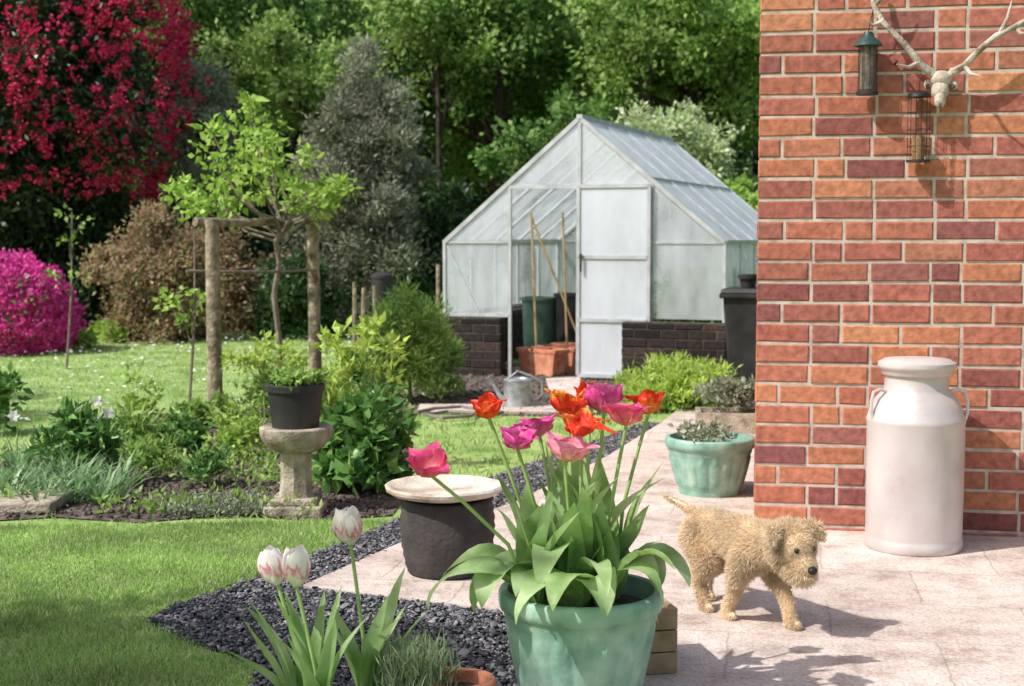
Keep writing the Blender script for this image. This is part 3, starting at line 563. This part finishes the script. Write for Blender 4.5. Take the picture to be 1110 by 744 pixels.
# ================= BED PLANTS =================
def blades(name,label,cat,loc,n,L,W,spread,leaf,r=.06,group=None):
    t=thing(name,label,cat,loc,0,group); az=rng.uniform(0,2*PI,n); d=np.column_stack([np.cos(az)*spread*rng.random(n),np.sin(az)*spread*rng.random(n),np.ones(n)])
    p=np.column_stack([np.cos(az)*r*rng.random(n),np.sin(az)*r*rng.random(n),np.zeros(n)])
    d=nrm(d); out=np.column_stack([np.cos(az),np.sin(az),np.zeros(n)]); s=nrm(np.cross(d,out)); nn=np.cross(s,d)
    Ls=L*rng.uniform(.6,1.1,n); M=np.stack([d*Ls[:,None],s*W,nn*Ls[:,None]*.9],axis=2)
    scatter('leaves',TS,p,M,leaf,t,True); return t
for i,(px,py) in enumerate(((8,545),(30,530),(55,538),(80,545),(20,515),(60,518),(95,528),(0,528),(110,545),(45,550),(75,530),(-20,540),(125,530),(40,505),(85,508))):
    g=G(px,py); t=blades('bluebell_clump','low clump of strap leaves at the left end of the bed','bluebells',g,50,.17+.06*random.random(),.013,.9,L_blue,.1,group='strap leaf clumps in the left of the bed')
def bedp(name,label,px,top,bot,w,Y,leaf,n,L,W,K=22,crf=.32,upb=.3,nl=14,cat='plant'):
    px_woody(name,label,cat,px,top,bot,w,Y,leaf,n,L,W,K,crf,bark=m_stem,tr=.007,T=TF,nl=nl,upb=upb,pw=.85,low=-.5)
bedp('leafy_perennial','dark leafy clump behind the strap leaf clumps',85,435,515,100,7.2,L_gloss,1100,.07,.028)
bedp('leafy_perennial','upright leafy perennial in the middle of the left bed',140,435,515,80,7.5,L_feath,850,.06,.022)
bedp('leafy_perennial','leafy clump just left of the wooden arch post',190,452,505,85,7.8,L_gloss,950,.05,.024)
bedp('leafy_perennial','pale green leafy clump between arch post and pedestal',262,430,500,70,7.6,L_bright,500,.05,.024)
bedp('leafy_perennial','dark leafy plant at the extreme left of the bed',-6,385,470,65,8.5,L_gloss,700,.07,.035)
bedp('leafy_perennial','low leafy plant at the foot of the left arch post',225,425,470,80,8.8,L_feath,1000,.05,.022)
bedp('leafy_perennial','fine leaved plant in front of the saplings',165,468,530,70,6.9,L_feath,800,.045,.015,upb=.8)
bedp('leafy_perennial','small upright plant in the soil before the pedestal',225,478,535,60,6.7,L_gloss,550,.045,.017,upb=.8)
bedp('leafy_perennial','loose low green plant under the trained tree',310,380,440,100,9.4,L_feath,1400,.055,.024)
bedp('leafy_perennial','grassy green tuft beside the path to the arch',365,395,450,70,9.2,L_bright,900,.055,.018,upb=.8)
bedp('leafy_perennial','tall thin stemmed plant between sapling and arch post',150,400,470,55,8.4,L_bright,420,.05,.02,upb=.5)
bedp('hydrangea','glossy broad leaved shrub right of the pedestal',396,422,555,115,6.6,L_gloss,1700,.085,.05,46,.26,cat='shrub',upb=.2)
bedp('tree_peony','open stemmed plant with yellow green leaves above the glossy shrub',393,332,450,100,7.2,L_lime,300,.065,.03,24,.2,nl=24,cat='shrub')
bedp('tree_peony','yellow green leafy shoots beside the arch post on the right',285,362,420,100,9.0,L_lime,420,.055,.028,24,.22,nl=24,cat='shrub')
px_woody('feathery_shrub','feathery bright green shrub left of the greenhouse wall','shrub',444,298,442,104,10.2,L_feath,11000,.06,.013,70,.3,bark=m_stem,tr=.015,nl=24,upb=.6,pw=.95,low=-.5)
px_woody('feathery_shrub','shorter feathery shrub leaning toward the greenhouse brick base','shrub',478,358,445,62,10.6,L_feath,4800,.06,.013,40,.3,bark=m_stem,tr=.015,nl=20,upb=.6,pw=.95,low=-.5)
px_woody('low_shrub','low dark green plant between the arch and the feathery shrub','plant',385,375,440,60,11,L_gloss,1600,.06,.03,24,.3,bark=m_stem,tr=.01)
for i,(px,py,ph,l) in enumerate(((104,470,434,'tallest white narcissus in the left bed'),(66,480,452,'white narcissus left of the tallest one'),(12,482,450,'white narcissus by the left edge of the picture'),(116,482,447,'white narcissus just right of the tallest one'))):
    g=G(px,py); g.y-=.9; g.x=A(px,255,g.y).x; h=A(px,ph,g.y).z; t=blades('narcissus',l,'narcissus',g,9,h*.8,.01,.4,L_blue,.03); mb=MB(); mb.tube([(0,0,0),(.01,-.01,h*.8),(0,-.02,h)],.003,6); mb.build('stem',m_stem,t)
    p=np.repeat(np.array([[0,-.03,h]]),7,0); an=np.arange(7)*2*PI/6; d=np.column_stack([np.cos(an),np.full(7,-.15),np.sin(an)]); scatter('flower',TQ,p,frames(d,.036,.03,up=(0,-1,0)),F_white,t)
q=sample(P_bed,18000); q=q[(np.sin(q[:,0]*4)+np.sin(q[:,1]*5+q[:,0]*2))>.2]; n=len(q)
tag(scatter('ground_cover',TF,np.column_stack([q,rng.uniform(.01,.08,n)]),frames(rdir(n)+np.array([0,0,.7]),.04,.018,.03),L_feath),'small leafy ground cover over the bed soil','ground cover',kind='stuff')
q=sample(gpoly([(180,564),(290,562),(285,545),(190,548)]),3500); n=len(q)
tag(scatter('creeping_thyme',TF,np.column_stack([q,rng.uniform(.01,.05,n)]),frames(rdir(n)+np.array([0,0,.5]),.02,.01,.02),L_silver),'grey green creeping mat at the front of the bed','ground cover',kind='stuff')
q=sample(gpoly([(600,452),(800,447),(800,425),(640,428)]),1500); n=len(q)
tag(scatter('seedlings',TF,np.column_stack([q,rng.uniform(.01,.05,n)]),frames(rdir(n)+np.array([0,0,.5]),.05,.03,.03),L_bright),'green seedlings in front of the greenhouse','seedlings',kind='stuff')
for i,(px,py) in enumerate(((112,368),(128,372),(90,378))):
    g=G(px,py); woody('lawn_plant',['small leafy tuft at the far edge of the back lawn','second leafy tuft at the far lawn edge','leafy tuft near the magenta azalea'][i],'plant',g,(0,0,.1),(.15,.15,.07),8,.07,300,.08,.04,L_bright,m_stem,.01,pnames=('stems','foliage'))

# ================= HOUSE WALL =================
wa=math.radians(10.5); wc=G(818,577); hw=thing('brick_house','red brick house corner with pale mortar joints','house',(wc.x,wc.y,0),-wa)
mb=MB(); mb.box((1.9+.0,1.6,1.7),(3.8,3.2,3.5),mi=1)
brickrun(mb,(-.004,-.0,0),(1,0,0),(0,-1,0),3.8,-.04,3.4,ph=.0815,bl=.218,j=.0125,pat='F',seed=3,prot=.005)
brickrun(mb,(0,0,0),(0,1,0),(-1,0,0),3.2,-.04,3.4,ph=.0815,bl=.218,j=.0125,pat='F',seed=4,prot=.005)
mb.build('wall',[m_brick,m_mort],hw,smooth=False)
wn=Vector((-math.sin(wa),-math.cos(wa),0))
def WP(px,py,off=0):
    d=ray(px,py); o=Vector((0,0,CH)); p0=wc+wn*off; t=(p0-o).dot(wn)/d.dot(wn); return o+d*t
sk=WP(1020,95,.06); t=thing('antler_mount','bleached deer skull with branching antlers on the brick wall','antlers',sk)
def S(px,py,off): return WP(px,py,off)-sk
mb=MB(); mb.sphere(S(1020,86,.05),(.042,.035,.034)); mb.sphere(S(1019,98,.06),(.034,.028,.04)); mb.sphere(S(1019,108,.07),(.023,.022,.034)); mb.sphere(S(1006,92,.045),(.016,.016,.02)); mb.sphere(S(1034,92,.045),(.016,.016,.02))
mb.tube([S(1011,82,.06),S(1007,75,.06)],[.012,.015]); mb.tube([S(1029,82,.06),S(1034,76,.06)],[.012,.015]); o=mb.build('skull',m_bone,t)
mb=MB(); mb.sphere(S(1006,94,.058),(.009,.009,.011)); mb.sphere(S(1033,94,.058),(.009,.009,.011)); mb.sphere(S(1019,114,.084),(.006,.008,.012)); mb.build('dark_sockets',mat('hollow_shade',[(.08,.055,.04),(.14,.1,.08)]),t)  # dark balls paint the shade inside the eye and nose hollows
def ant(main,tines):
    mb=MB(); mb.tube([S(*p) for p in main],[.017,.0135,.0125,.0115,.011,.009][:len(main)],9)
    for tn in tines: mb.tube([S(*p) for p in tn],[.009,.007,.002][:len(tn)],8)
    mb.build('antler',m_antler,t)
ant([(1007,78,.06),(997,69,.08),(980,47,.09),(957,24,.09),(947,5,.08),(946,-25,.06)],[[(996,68,.08),(985,73,.12),(972,70,.15)],[(955,24,.09),(946,28,.1),(940,22,.11)],[(948,5,.08),(960,-4,.08),(967,-18,.08)]])
ant([(1034,78,.06),(1046,71,.08),(1062,54,.09),(1080,39,.09),(1098,30,.09),(1125,15,.07)],[[(1046,72,.08),(1052,80,.12),(1064,83,.15)],[(1084,36,.09),(1092,20,.1),(1097,0,.1)],[(1100,30,.08),(1106,36,.1),(1116,37,.11)]])
fp=WP(940,103,.06); t=thing('bird_feeder','dark hanging seed feeder left of the deer skull','bird feeder',fp)
mb=MB(); mb.lathe([(0,0),(.042,0),(.042,.012),(.03,.02),(0,.02)],20); mb.build('base',m_dk,t)
mb=MB(); mb.lathe([(0,.018),(.03,.018),(.03,.19),(0,.19)],20); mb.build('tube',mat('feeder_tube',[(.05,.05,.05),(.2,.16,.12)],scale=60,rough=.3),t)
mb=MB(); mb.lathe([(0,.188),(.056,.186),(.048,.2),(.022,.222),(.016,.24),(0,.242)],24); mb.build('cap',mat('feeder_cap',[(.02,.05,.05),(.05,.09,.08)],rough=.4),t)
mb=MB()
for k in range(8):
    q=k*PI/4; mb.tube([(.036*math.cos(q),.036*math.sin(q),.01),(.036*math.cos(q),.036*math.sin(q),.19)],.0016,5)
mb.build('cage',m_dk,t); mb=MB(); mb.tube([(0,0,.24),WP(947,8,.075)-fp],.0018,5); mb.build('hook',m_dk,t)
fp=WP(995,176,.055); t=thing('bird_feeder','wire cage peanut feeder hanging below the deer skull','bird feeder',fp)
mb=MB(); mb.lathe([(0,0),(.045,0),(.045,.008),(0,.01)],20); mb.build('base',m_dk,t)
mb=MB(); mb.lathe([(0,.01),(.024,.01),(.024,.1),(0,.1)],16); mb.build('seed',m_seed,t)
mb=MB()
for k in range(12):
    q=k*2*PI/12; mb.tube([(.042*math.cos(q),.042*math.sin(q),.0),(.042*math.cos(q),.042*math.sin(q),.25)],.0012,5)
for z in (.06,.125,.19): mb.tube([(.042*math.cos(q*PI/9),.042*math.sin(q*PI/9),z) for q in range(19)],.0012,5)
mb.build('cage',m_dk,t); mb=MB(); mb.lathe([(0,.248),(.046,.248),(.042,.262),(.01,.27),(0,.27)],20); mb.build('cap',m_dk,t)
mb=MB(); mb.tube([(0,0,.268),(0,0,.31),WP(1000,84,.04)-fp],.0018,5); mb.build('hook',m_dk,t)
mb=MB(); p0=WP(970,70,0); mb.tube([(0,0,0),tuple(wn*.1)],.005,6); tag(mb.build('wall_hook',m_dk,loc=p0),'small dark hook fixed in the wall beside the skull','hook')

# ================= MILK CHURN =================
cp=Vector((A(997,255,5.33).x,5.33,PZ)); t=thing('milk_churn','tall dull white metal milk churn against the brick wall','milk churn',cp)
zk=1.035
cpz=lambda pr:[(r,z*zk) for r,z in pr]
mb=MB(); mb.lathe(cpz([(0,.0),(.176,.0),(.18,.004),(.181,.035),(.177,.042),(.178,.05),(.179,.3),(.1795,.46),(.1815,.465),(.1815,.475),(.178,.482),(.17,.51),(.15,.548),(.127,.572),(.118,.585),(.115,.63),(.117,.64),(0,.64)]),72,mod=lambda q,z:1+.004*math.sin(q*3+z*9)); mb.build('churn_body',m_churn,t,angle=50)
mb=MB(); mb.lathe(cpz([(0,.635),(.126,.635),(.13,.64),(.133,.655),(.142,.66),(.144,.668),(.142,.68),(.128,.686),(.12,.692),(.06,.697),(0,.698)]),56); mb.build('lid',m_churn,t,angle=50)
for s in (-1,1):
    an=-.25 if s>0 else PI+.25
    f=lambda r,z:(r*math.cos(an),r*math.sin(an),z*zk)
    mb=MB(); mb.tube([f(.125,.575),f(.15,.585),f(.178,.575),f(.186,.54),f(.186,.5),f(.176,.47)],.0065,8); mb.build('handle',m_churn,t)

# ================= DOG =================
dg=G(797,667,PZ); hd=math.atan2(-.85,.52)
dog=thing('dog','small shaggy cream and tan terrier walking across the patio','dog',dg,hd)
mb=MB()
HP=Vector((.19,0,.27)); HR=Matrix.Rotation(-.12,3,'Z')@Matrix.Rotation(.3,3,'Y'); HS=1.28; HEAD=[False]
HO=Vector((.01,0,-.005))
def ht(p): p=Vector(p); return HP+HO+HR@((p-HP)*HS)
def cap(p0,r0,p1,r1,sc=(1,1,1)):
    p0=Vector(p0);p1=Vector(p1)
    if HEAD[0]: p0=ht(p0);p1=ht(p1); r0*=HS; r1*=HS
    n=max(2,int((p1-p0).length/(min(r0,r1)*.4))+1)
    for i in range(n+1):
        t=i/n; r=r0+(r1-r0)*t; mb.sphere(p0.lerp(p1,t),(r*sc[0],r*sc[1],r*sc[2]),12,8)
cap((-.15,0,.25),.056,(-.03,0,.25),.056,(1,.95,1)); cap((-.03,0,.25),.056,(.1,0,.235),.07,(1,.9,1.05)); cap((.1,0,.235),.068,(.15,0,.25),.056)
cap((.13,0,.252),.054,(.21,0,.276),.047)
HEAD[0]=True
cap((.22,0,.288),.049,(.245,0,.288),.046,(1,1.08,1)); cap((.258,0,.276),.032,(.296,0,.265),.024,(1,1.12,1)); cap((.258,0,.26),.029,(.287,0,.247),.02,(1,1.2,1))
cap((.235,.03,.272),.027,(.235,-.03,.272),.027)
for s in (-1,1): cap((.215,s*.036,.329),.011,(.228,s*.058,.327),.013,(1,.8,.6)); cap((.228,s*.058,.327),.013,(.256,s*.07,.306),.006,(1,.6,1))
HEAD[0]=False
def leg(J,R):
    for i in range(len(J)-1): cap(J[i],R[i],J[i+1],R[i+1])
leg([(.1,.045,.21),(.135,.05,.14),(.18,.048,.08),(.2,.046,.03)],[.042,.027,.018,.016]); cap((.2,.046,.017),.017,(.225,.046,.013),.014)
leg([(.1,-.045,.21),(.07,-.05,.14),(.05,-.048,.085),(.015,-.046,.03)],[.042,.027,.018,.016]); cap((.015,-.046,.017),.017,(.04,-.046,.013),.014)
leg([(-.14,.04,.23),(-.115,.047,.155),(-.19,.047,.09),(-.2,.046,.03)],[.05,.034,.018,.016]); cap((-.2,.046,.017),.016,(-.175,.046,.013),.014)
leg([(-.14,-.04,.23),(-.085,-.047,.155),(-.12,-.047,.085),(-.095,-.046,.03)],[.05,.034,.018,.016]); cap((-.095,-.046,.017),.016,(-.07,-.046,.013),.014)
cap((-.18,0,.28),.015,(-.235,-.02,.31),.009); cap((-.235,-.02,.31),.009,(-.3,-.05,.335),.005)
o=mb.build('body',m_tank,dog); md=o.modifiers.new('r','REMESH'); md.mode='VOXEL'; md.voxel_size=.005; md.use_smooth_shade=True
sm=o.modifiers.new('s','SMOOTH'); sm.iterations=6; sm.factor=.5
dgp=bpy.context.evaluated_depsgraph_get(); me=bpy.data.meshes.new_from_object(o.evaluated_get(dgp)); o.modifiers.clear(); o.data=me
nv=len(me.vertices); V=np.empty(nv*3,np.float32); me.vertices.foreach_get('co',V); V=V.reshape(-1,3)
me.calc_loop_triangles(); T_=np.empty(len(me.loop_triangles)*3,np.int32); me.loop_triangles.foreach_get('vertices',T_); T_=T_.reshape(-1,3)
a,b_,c=V[T_[:,0]],V[T_[:,1]],V[T_[:,2]]; cr=np.cross(b_-a,c-a); ar_=np.linalg.norm(cr,axis=1); nf=140000
k=rng.choice(len(T_),nf,p=ar_/ar_.sum()); u=rng.random((nf,2)); fl=u.sum(1)>1; u[fl]=1-u[fl]
p=a[k]+(b_-a)[k]*u[:,:1]+(c-a)[k]*u[:,1:]; nn=nrm(cr[k])
HRn=np.array(HR); ph=(p-np.array(HP)-np.array(HO))@HRn/HS+np.array(HP)
d=nn*.6+np.array([-.6,0,-.6])*.7+rng.normal(size=(nf,3))*.24
lock=np.column_stack([np.sin(p[:,0]*60+p[:,2]*40),np.sin(p[:,1]*70+p[:,0]*35),np.sin(p[:,2]*65+p[:,1]*50)])*.2; d=d+lock
head=(ph[:,0]>.2)&(ph[:,2]>.2)&(p[:,2]>.17); face=(ph[:,0]>.25)&(ph[:,2]>.258)&head
d[head]=nn[head]*.8+np.array([-.1,0,-.4])+rng.normal(size=(head.sum(),3))*.28
Lf=np.where(p[:,2]<.12,.012,.022)*rng.uniform(.5,1.3,nf); Lf[head]*=.85; Lf[face]*=.4
beard=(ph[:,0]>.24)&(ph[:,2]<.25)&head; Lf[beard]*=1.5; Lf[(p[:,0]<-.21)]*=.6
F_fur=leafmat('dog_fur',[(.66,.47,.27),(.82,.66,.45),(.92,.81,.63),(.76,.57,.35),(.95,.88,.76)],.35,.6,9,(.78,1.08))
scatter('fur',TG,p-nn*.001,frames(d,Lf,.0015,Lf),F_fur,dog)
mb=MB(); mb.sphere(ht((.321,0,.27)),(.013,.015,.012)); mb.build('nose',m_black,dog)
m_eye=mat('dog_eye',[(.01,.006,.004),(.02,.01,.006)],rough=.15,spec=.5)
for s in (-1,1): mb=MB(); mb.sphere(ht((.2795,s*.022,.3)),.0092); mb.build('eye',m_eye,dog)
mb=MB(); mb.sphere(ht((.306,0,.239)),(.013,.012,.006)); mb.build('tongue',mat('tongue',[(.6,.15,.15),(.7,.22,.2)],rough=.4),dog)
mb=MB(); mb.sphere(ht((.305,0,.248)),(.015,.016,.0045)); mb.build('lips',m_black,dog)

# ================= TULIPS =================
def tulip_head(R,h,op,rag=.0,pt=0):
    mb=MB()
    for k0,rs in ((0.2,1),(0.2+PI/3,.86)):
        for k in range(3):
            ph=k0+k*2*PI/3+random.uniform(-.1,.1); er=Vector((math.cos(ph),math.sin(ph),0)); et=Vector((-math.sin(ph),math.cos(ph),0)); vs=[]; nt,nu=11,9
            hh=h*random.uniform(.88,1.1); o2=op*random.uniform(.5,1.6); wv=random.uniform(0,6)
            wp=[.2,.85,1.05,.85,.5,.06] if not pt else [.2,.85,.95,.6,.3,.03]
            for i in range(nt+1):
                t=i/nt; r=np.interp(t,[0,.2,.5,.8,1],[.12,.72,1,.88+.35*o2,.5+1.3*o2])*R*rs; w=np.interp(t,[0,.2,.5,.75,.9,1],wp)*R
                z=hh*t*(1-.3*o2*t*t)-(pt*max(0,o2-.8)*hh*.9*max(0,t-.6)**1.3)
                for j in range(nu):
                    u_=-1+2*j/(nu-1); fr_=rag*(math.sin(u_*9+wv+t*4)+random.uniform(-1,1)*.8)*t*(.2+abs(u_))
                    vs.append(er*(r-abs(u_)**2*w*.45+fr_*h*1.0)+et*u_*w*(1+.1*(rag>0)*math.sin(t*15+wv+u_))+Vector((0,0,z+fr_*h+ .02*h*math.sin(u_*7)*t)))
            mb.add(vs,[(i*nu+j,i*nu+j+1,(i+1)*nu+j+1,(i+1)*nu+j) for i in range(nt) for j in range(nu-1)])
    return mb
m_tl=mat('tulip_leaf',[(.22,.37,.1),(.36,.53,.21),(.55,.68,.38)],rough=.42,scale=9,transl=.45,spec=.4,lo=.35,hi=.65,bump=.15,bscale=120)
m_ts=mat('tulip_stem',[(.22,.34,.1),(.36,.5,.18)],rough=.5,scale=10)
PT={'pink':petal('petal_pink',(.85,.4,.35),(.84,.08,.26),(.9,.2,.42),.8),
 'red':petal('petal_red',(.85,.35,.03),(.75,.03,.015),(.85,.16,.04),.8),
 'orange':petal('petal_orange',(.8,.1,.03),(.76,.04,.02),(.94,.6,.08),1.4),
 'magenta':petal('petal_magenta',(.8,.35,.42),(.68,.05,.34),(.88,.3,.58),.9),
 'pale':petal('petal_pale_pink',(.9,.6,.42),(.86,.32,.48),(.92,.52,.7),.9),
 'white':petal('petal_pink_white',(.92,.9,.84),(.8,.22,.4),(.92,.88,.85),1.4,[.28,.45,.6])}
def tulip(base,head,color,op,R,h,label,leaves,group=None,rag=.03,pt=0):
    t=thing('tulip',label,'tulip',base,0,group); hp=head-base
    b=Vector((hp.x*.25,hp.y*.25,hp.z*.5)); ax=(hp-b).normalized()
    mb=MB(); mb.tube([(0,0,-.01),b*.5+Vector((0,0,.01)),b,b.lerp(hp,.55)+Vector((hp.x*.02,0,.01)),hp],[.0055,.005,.0048,.0045,.0045],8); mb.build('stem',m_ts,t)
    f=tulip_head(R,h,op,rag,pt).build('flower',PT[color],t,loc=hp,angle=80); f.rotation_euler=(random.uniform(-.15,.15)-ax.y*.5,ax.x*.7+random.uniform(-.1,.1),random.uniform(0,2))
    for (az,L,w,e0,bd) in leaves:
        mb=MB(); mb.leaf((0,0,0),az,L,w,e0,bd,14,fold=random.uniform(.15,.45),twist=random.uniform(-.6,.6)); mb.build('leaf',m_tl,t,angle=80)
pc=Vector((A(631,255,3.5).x,3.5,PZ)); fancypot('glazed_tulip_pot','large green glazed pot full of tulips in the foreground',pc,.198,.3,20)
TL=[(467,500,3.32,'pink',.85,.038,.068,'open bright pink tulip leaning out at the far left of the pot'),
(530,440,3.5,'red',.75,.034,.062,'red tulip above the left side of the green pot'),
(561,474,3.44,'magenta',.75,.036,.06,'magenta pink tulip below and right of the left red tulip'),
(585,460,3.6,'magenta',.85,.036,.062,'magenta tulip just left of the orange red tulip'),
(612,484,3.36,'pale',1.0,.044,.07,'pale pink open tulip lowest in the middle of the bunch'),
(616,434,3.52,'orange',.9,.043,.08,'tall orange red tulip in the middle of the bunch'),
(630,458,3.42,'orange',1.15,.038,.07,'flared orange tulip below the tall orange red one'),
(655,428,3.56,'magenta',.55,.044,.092,'tallest magenta tulip right of the orange red tulip'),
(679,446,3.4,'pink',.7,.041,.07,'pink tulip between the tallest magenta and the right red one'),
(703,434,3.58,'red',.75,.035,.07,'red tulip at the right edge of the bunch'),
(640,426,3.68,'red',.5,.034,.068,'red tulip half hidden behind the tallest magenta one')]
zs=PZ+.26
drp={0:192,1:160,2:218,4:240,6:266,8:305,9:345,7:20,3:206,5:254,10:325}
for i,(px,py,Y,c,op,R,h,l) in enumerate(TL):
    hd_=A(px,py,Y); hd_.z-=h*.5; s=min(.12,max(-.12,(hd_.x-pc.x)*.5)); base=Vector((pc.x+s,pc.y+(Y-3.5)*.6,zs))
    az0=math.atan2(base.y-pc.y,base.x-pc.x); lv=[]
    for k in range(5):
        lv.append((az0+random.uniform(-1.3,1.3)+k*1.3,random.uniform(.24,.42),random.uniform(.05,.09),random.uniform(1.25,1.56),random.uniform(.1,.9)))
    az=math.radians(drp[i]+random.uniform(-14,14)); 
    lv.append((az,random.uniform(.24,.4),random.uniform(.07,.15),random.uniform(.95,1.35),random.uniform(2.0,3.1)))
    if i in (2,4,6,8): lv.append((az+.35,random.uniform(.26,.36),random.uniform(.06,.13),1.2,random.uniform(1.2,2.8)))
    tulip(base,hd_,c,op,R,h,l,lv,'tulips in the green glazed pot',.045,1 if c in('orange','red') else 0)
for i,(px,py,Y,bx,l) in enumerate(((380,568,3.42,395,'tall pink and white striped tulip in the left foreground'),(321,612,3.22,345,'pink and white tulip right of its near twin in the foreground'),(301,611,3.27,330,'leftmost pink and white tulip in the foreground'))):
    base=Vector((A(bx,255,Y).x,Y-.02,0.01)); hd_=A(px,py,Y); h=.1; hd_.z-=h*.5
    lv=[(random.uniform(0,2*PI) if k else PI*(.8+.15*i),random.uniform(.3,.42),random.uniform(.04,.065),random.uniform(1.2,1.52),random.uniform(.2,.9)) for k in range(7)]
    tulip(base,hd_,'white',.2,.034 if i==0 else .031,h if i==0 else .09,l,lv,'pink and white tulips in the foreground',.0)
tp=Vector((A(497,255,3.42).x,3.42,0.0)); pot('terracotta_pot','small terracotta pot at the bottom edge of the gravel',tp,.078,.115,m_terra)
t=thing('santolina','fine grey green feathery plant beside the foreground tulips','plant',Vector((A(445,255,3.4).x,3.4,.01)))
n=4200; d=rng.normal(size=(n,3))*.4; d[:,2]=1; p=np.column_stack([rng.normal(size=(n,2))*.034,rng.uniform(0,.17,n)])
scatter('foliage',TG,p,frames(d,rng.uniform(.03,.07,n),.0033,.04),leafmat('leaf_santolina',[(.26,.38,.18),(.4,.5,.28),(.56,.64,.44)],.4),t)
t=thing('wooden_planter','small wooden planter box standing behind the tulip pot','planter',Vector((A(686,255,3.85).x,3.85,PZ)),.2)
mb=MB()
for z in (.03,.09,.15):
    mb.box((0,-.1,z),(.2,.018,.056)); mb.box((0,.1,z),(.2,.018,.056)); mb.box((-.091,0,z),(.016,.18,.056)); mb.box((.091,0,z),(.016,.18,.056))
mb.build('box_sides',mat('pale_wood',[(.26,.18,.1),(.46,.34,.21)],scale=15,bump=.4),t,smooth=False)
mb=MB(); mb.box((0,0,.08),(.16,.17,.14)); mb.build('soil',m_soil,t,smooth=False)

# ================= LIGHT, WORLD, CAMERA =================
el=math.radians(48); sx,sy=-.9,-.43; nn_=math.hypot(sx,sy); sx/=nn_; sy/=nn_
sv=Vector((sx*math.cos(el),sy*math.cos(el),math.sin(el)))
sd=bpy.data.lights.new('sun','SUN'); sd.energy=5; sd.angle=math.radians(.6); sd.color=(1,.97,.93); so=bpy.data.objects.new('sun',sd); COL.objects.link(so); so.rotation_euler=sv.to_track_quat('Z','Y').to_euler()
w=bpy.data.worlds.new('World'); scene.world=w; w.use_nodes=True; nt=w.node_tree; bg=nt.nodes['Background']; sky=nt.nodes.new('ShaderNodeTexSky'); sky.sky_type='NISHITA'; sky.sun_disc=False
sky.sun_elevation=el; sky.sun_rotation=math.atan2(sx,sy); sky.dust_density=3.5; sky.air_density=1.4; nt.links.new(sky.outputs[0],bg.inputs[0]); bg.inputs[1].default_value=.15
cd=bpy.data.cameras.new('camera'); cd.sensor_width=36; cd.lens=36*F/1110; cd.clip_end=500; co=bpy.data.objects.new('camera',cd); COL.objects.link(co); co.location=(0,0,CH); co.rotation_euler=(PI/2-TH,0,0); scene.camera=co
cd.dof.use_dof=True; cd.dof.focus_distance=4.2; cd.dof.aperture_fstop=5.6
scene.view_settings.view_transform='Standard'; scene.view_settings.look='None'; scene.view_settings.exposure=0
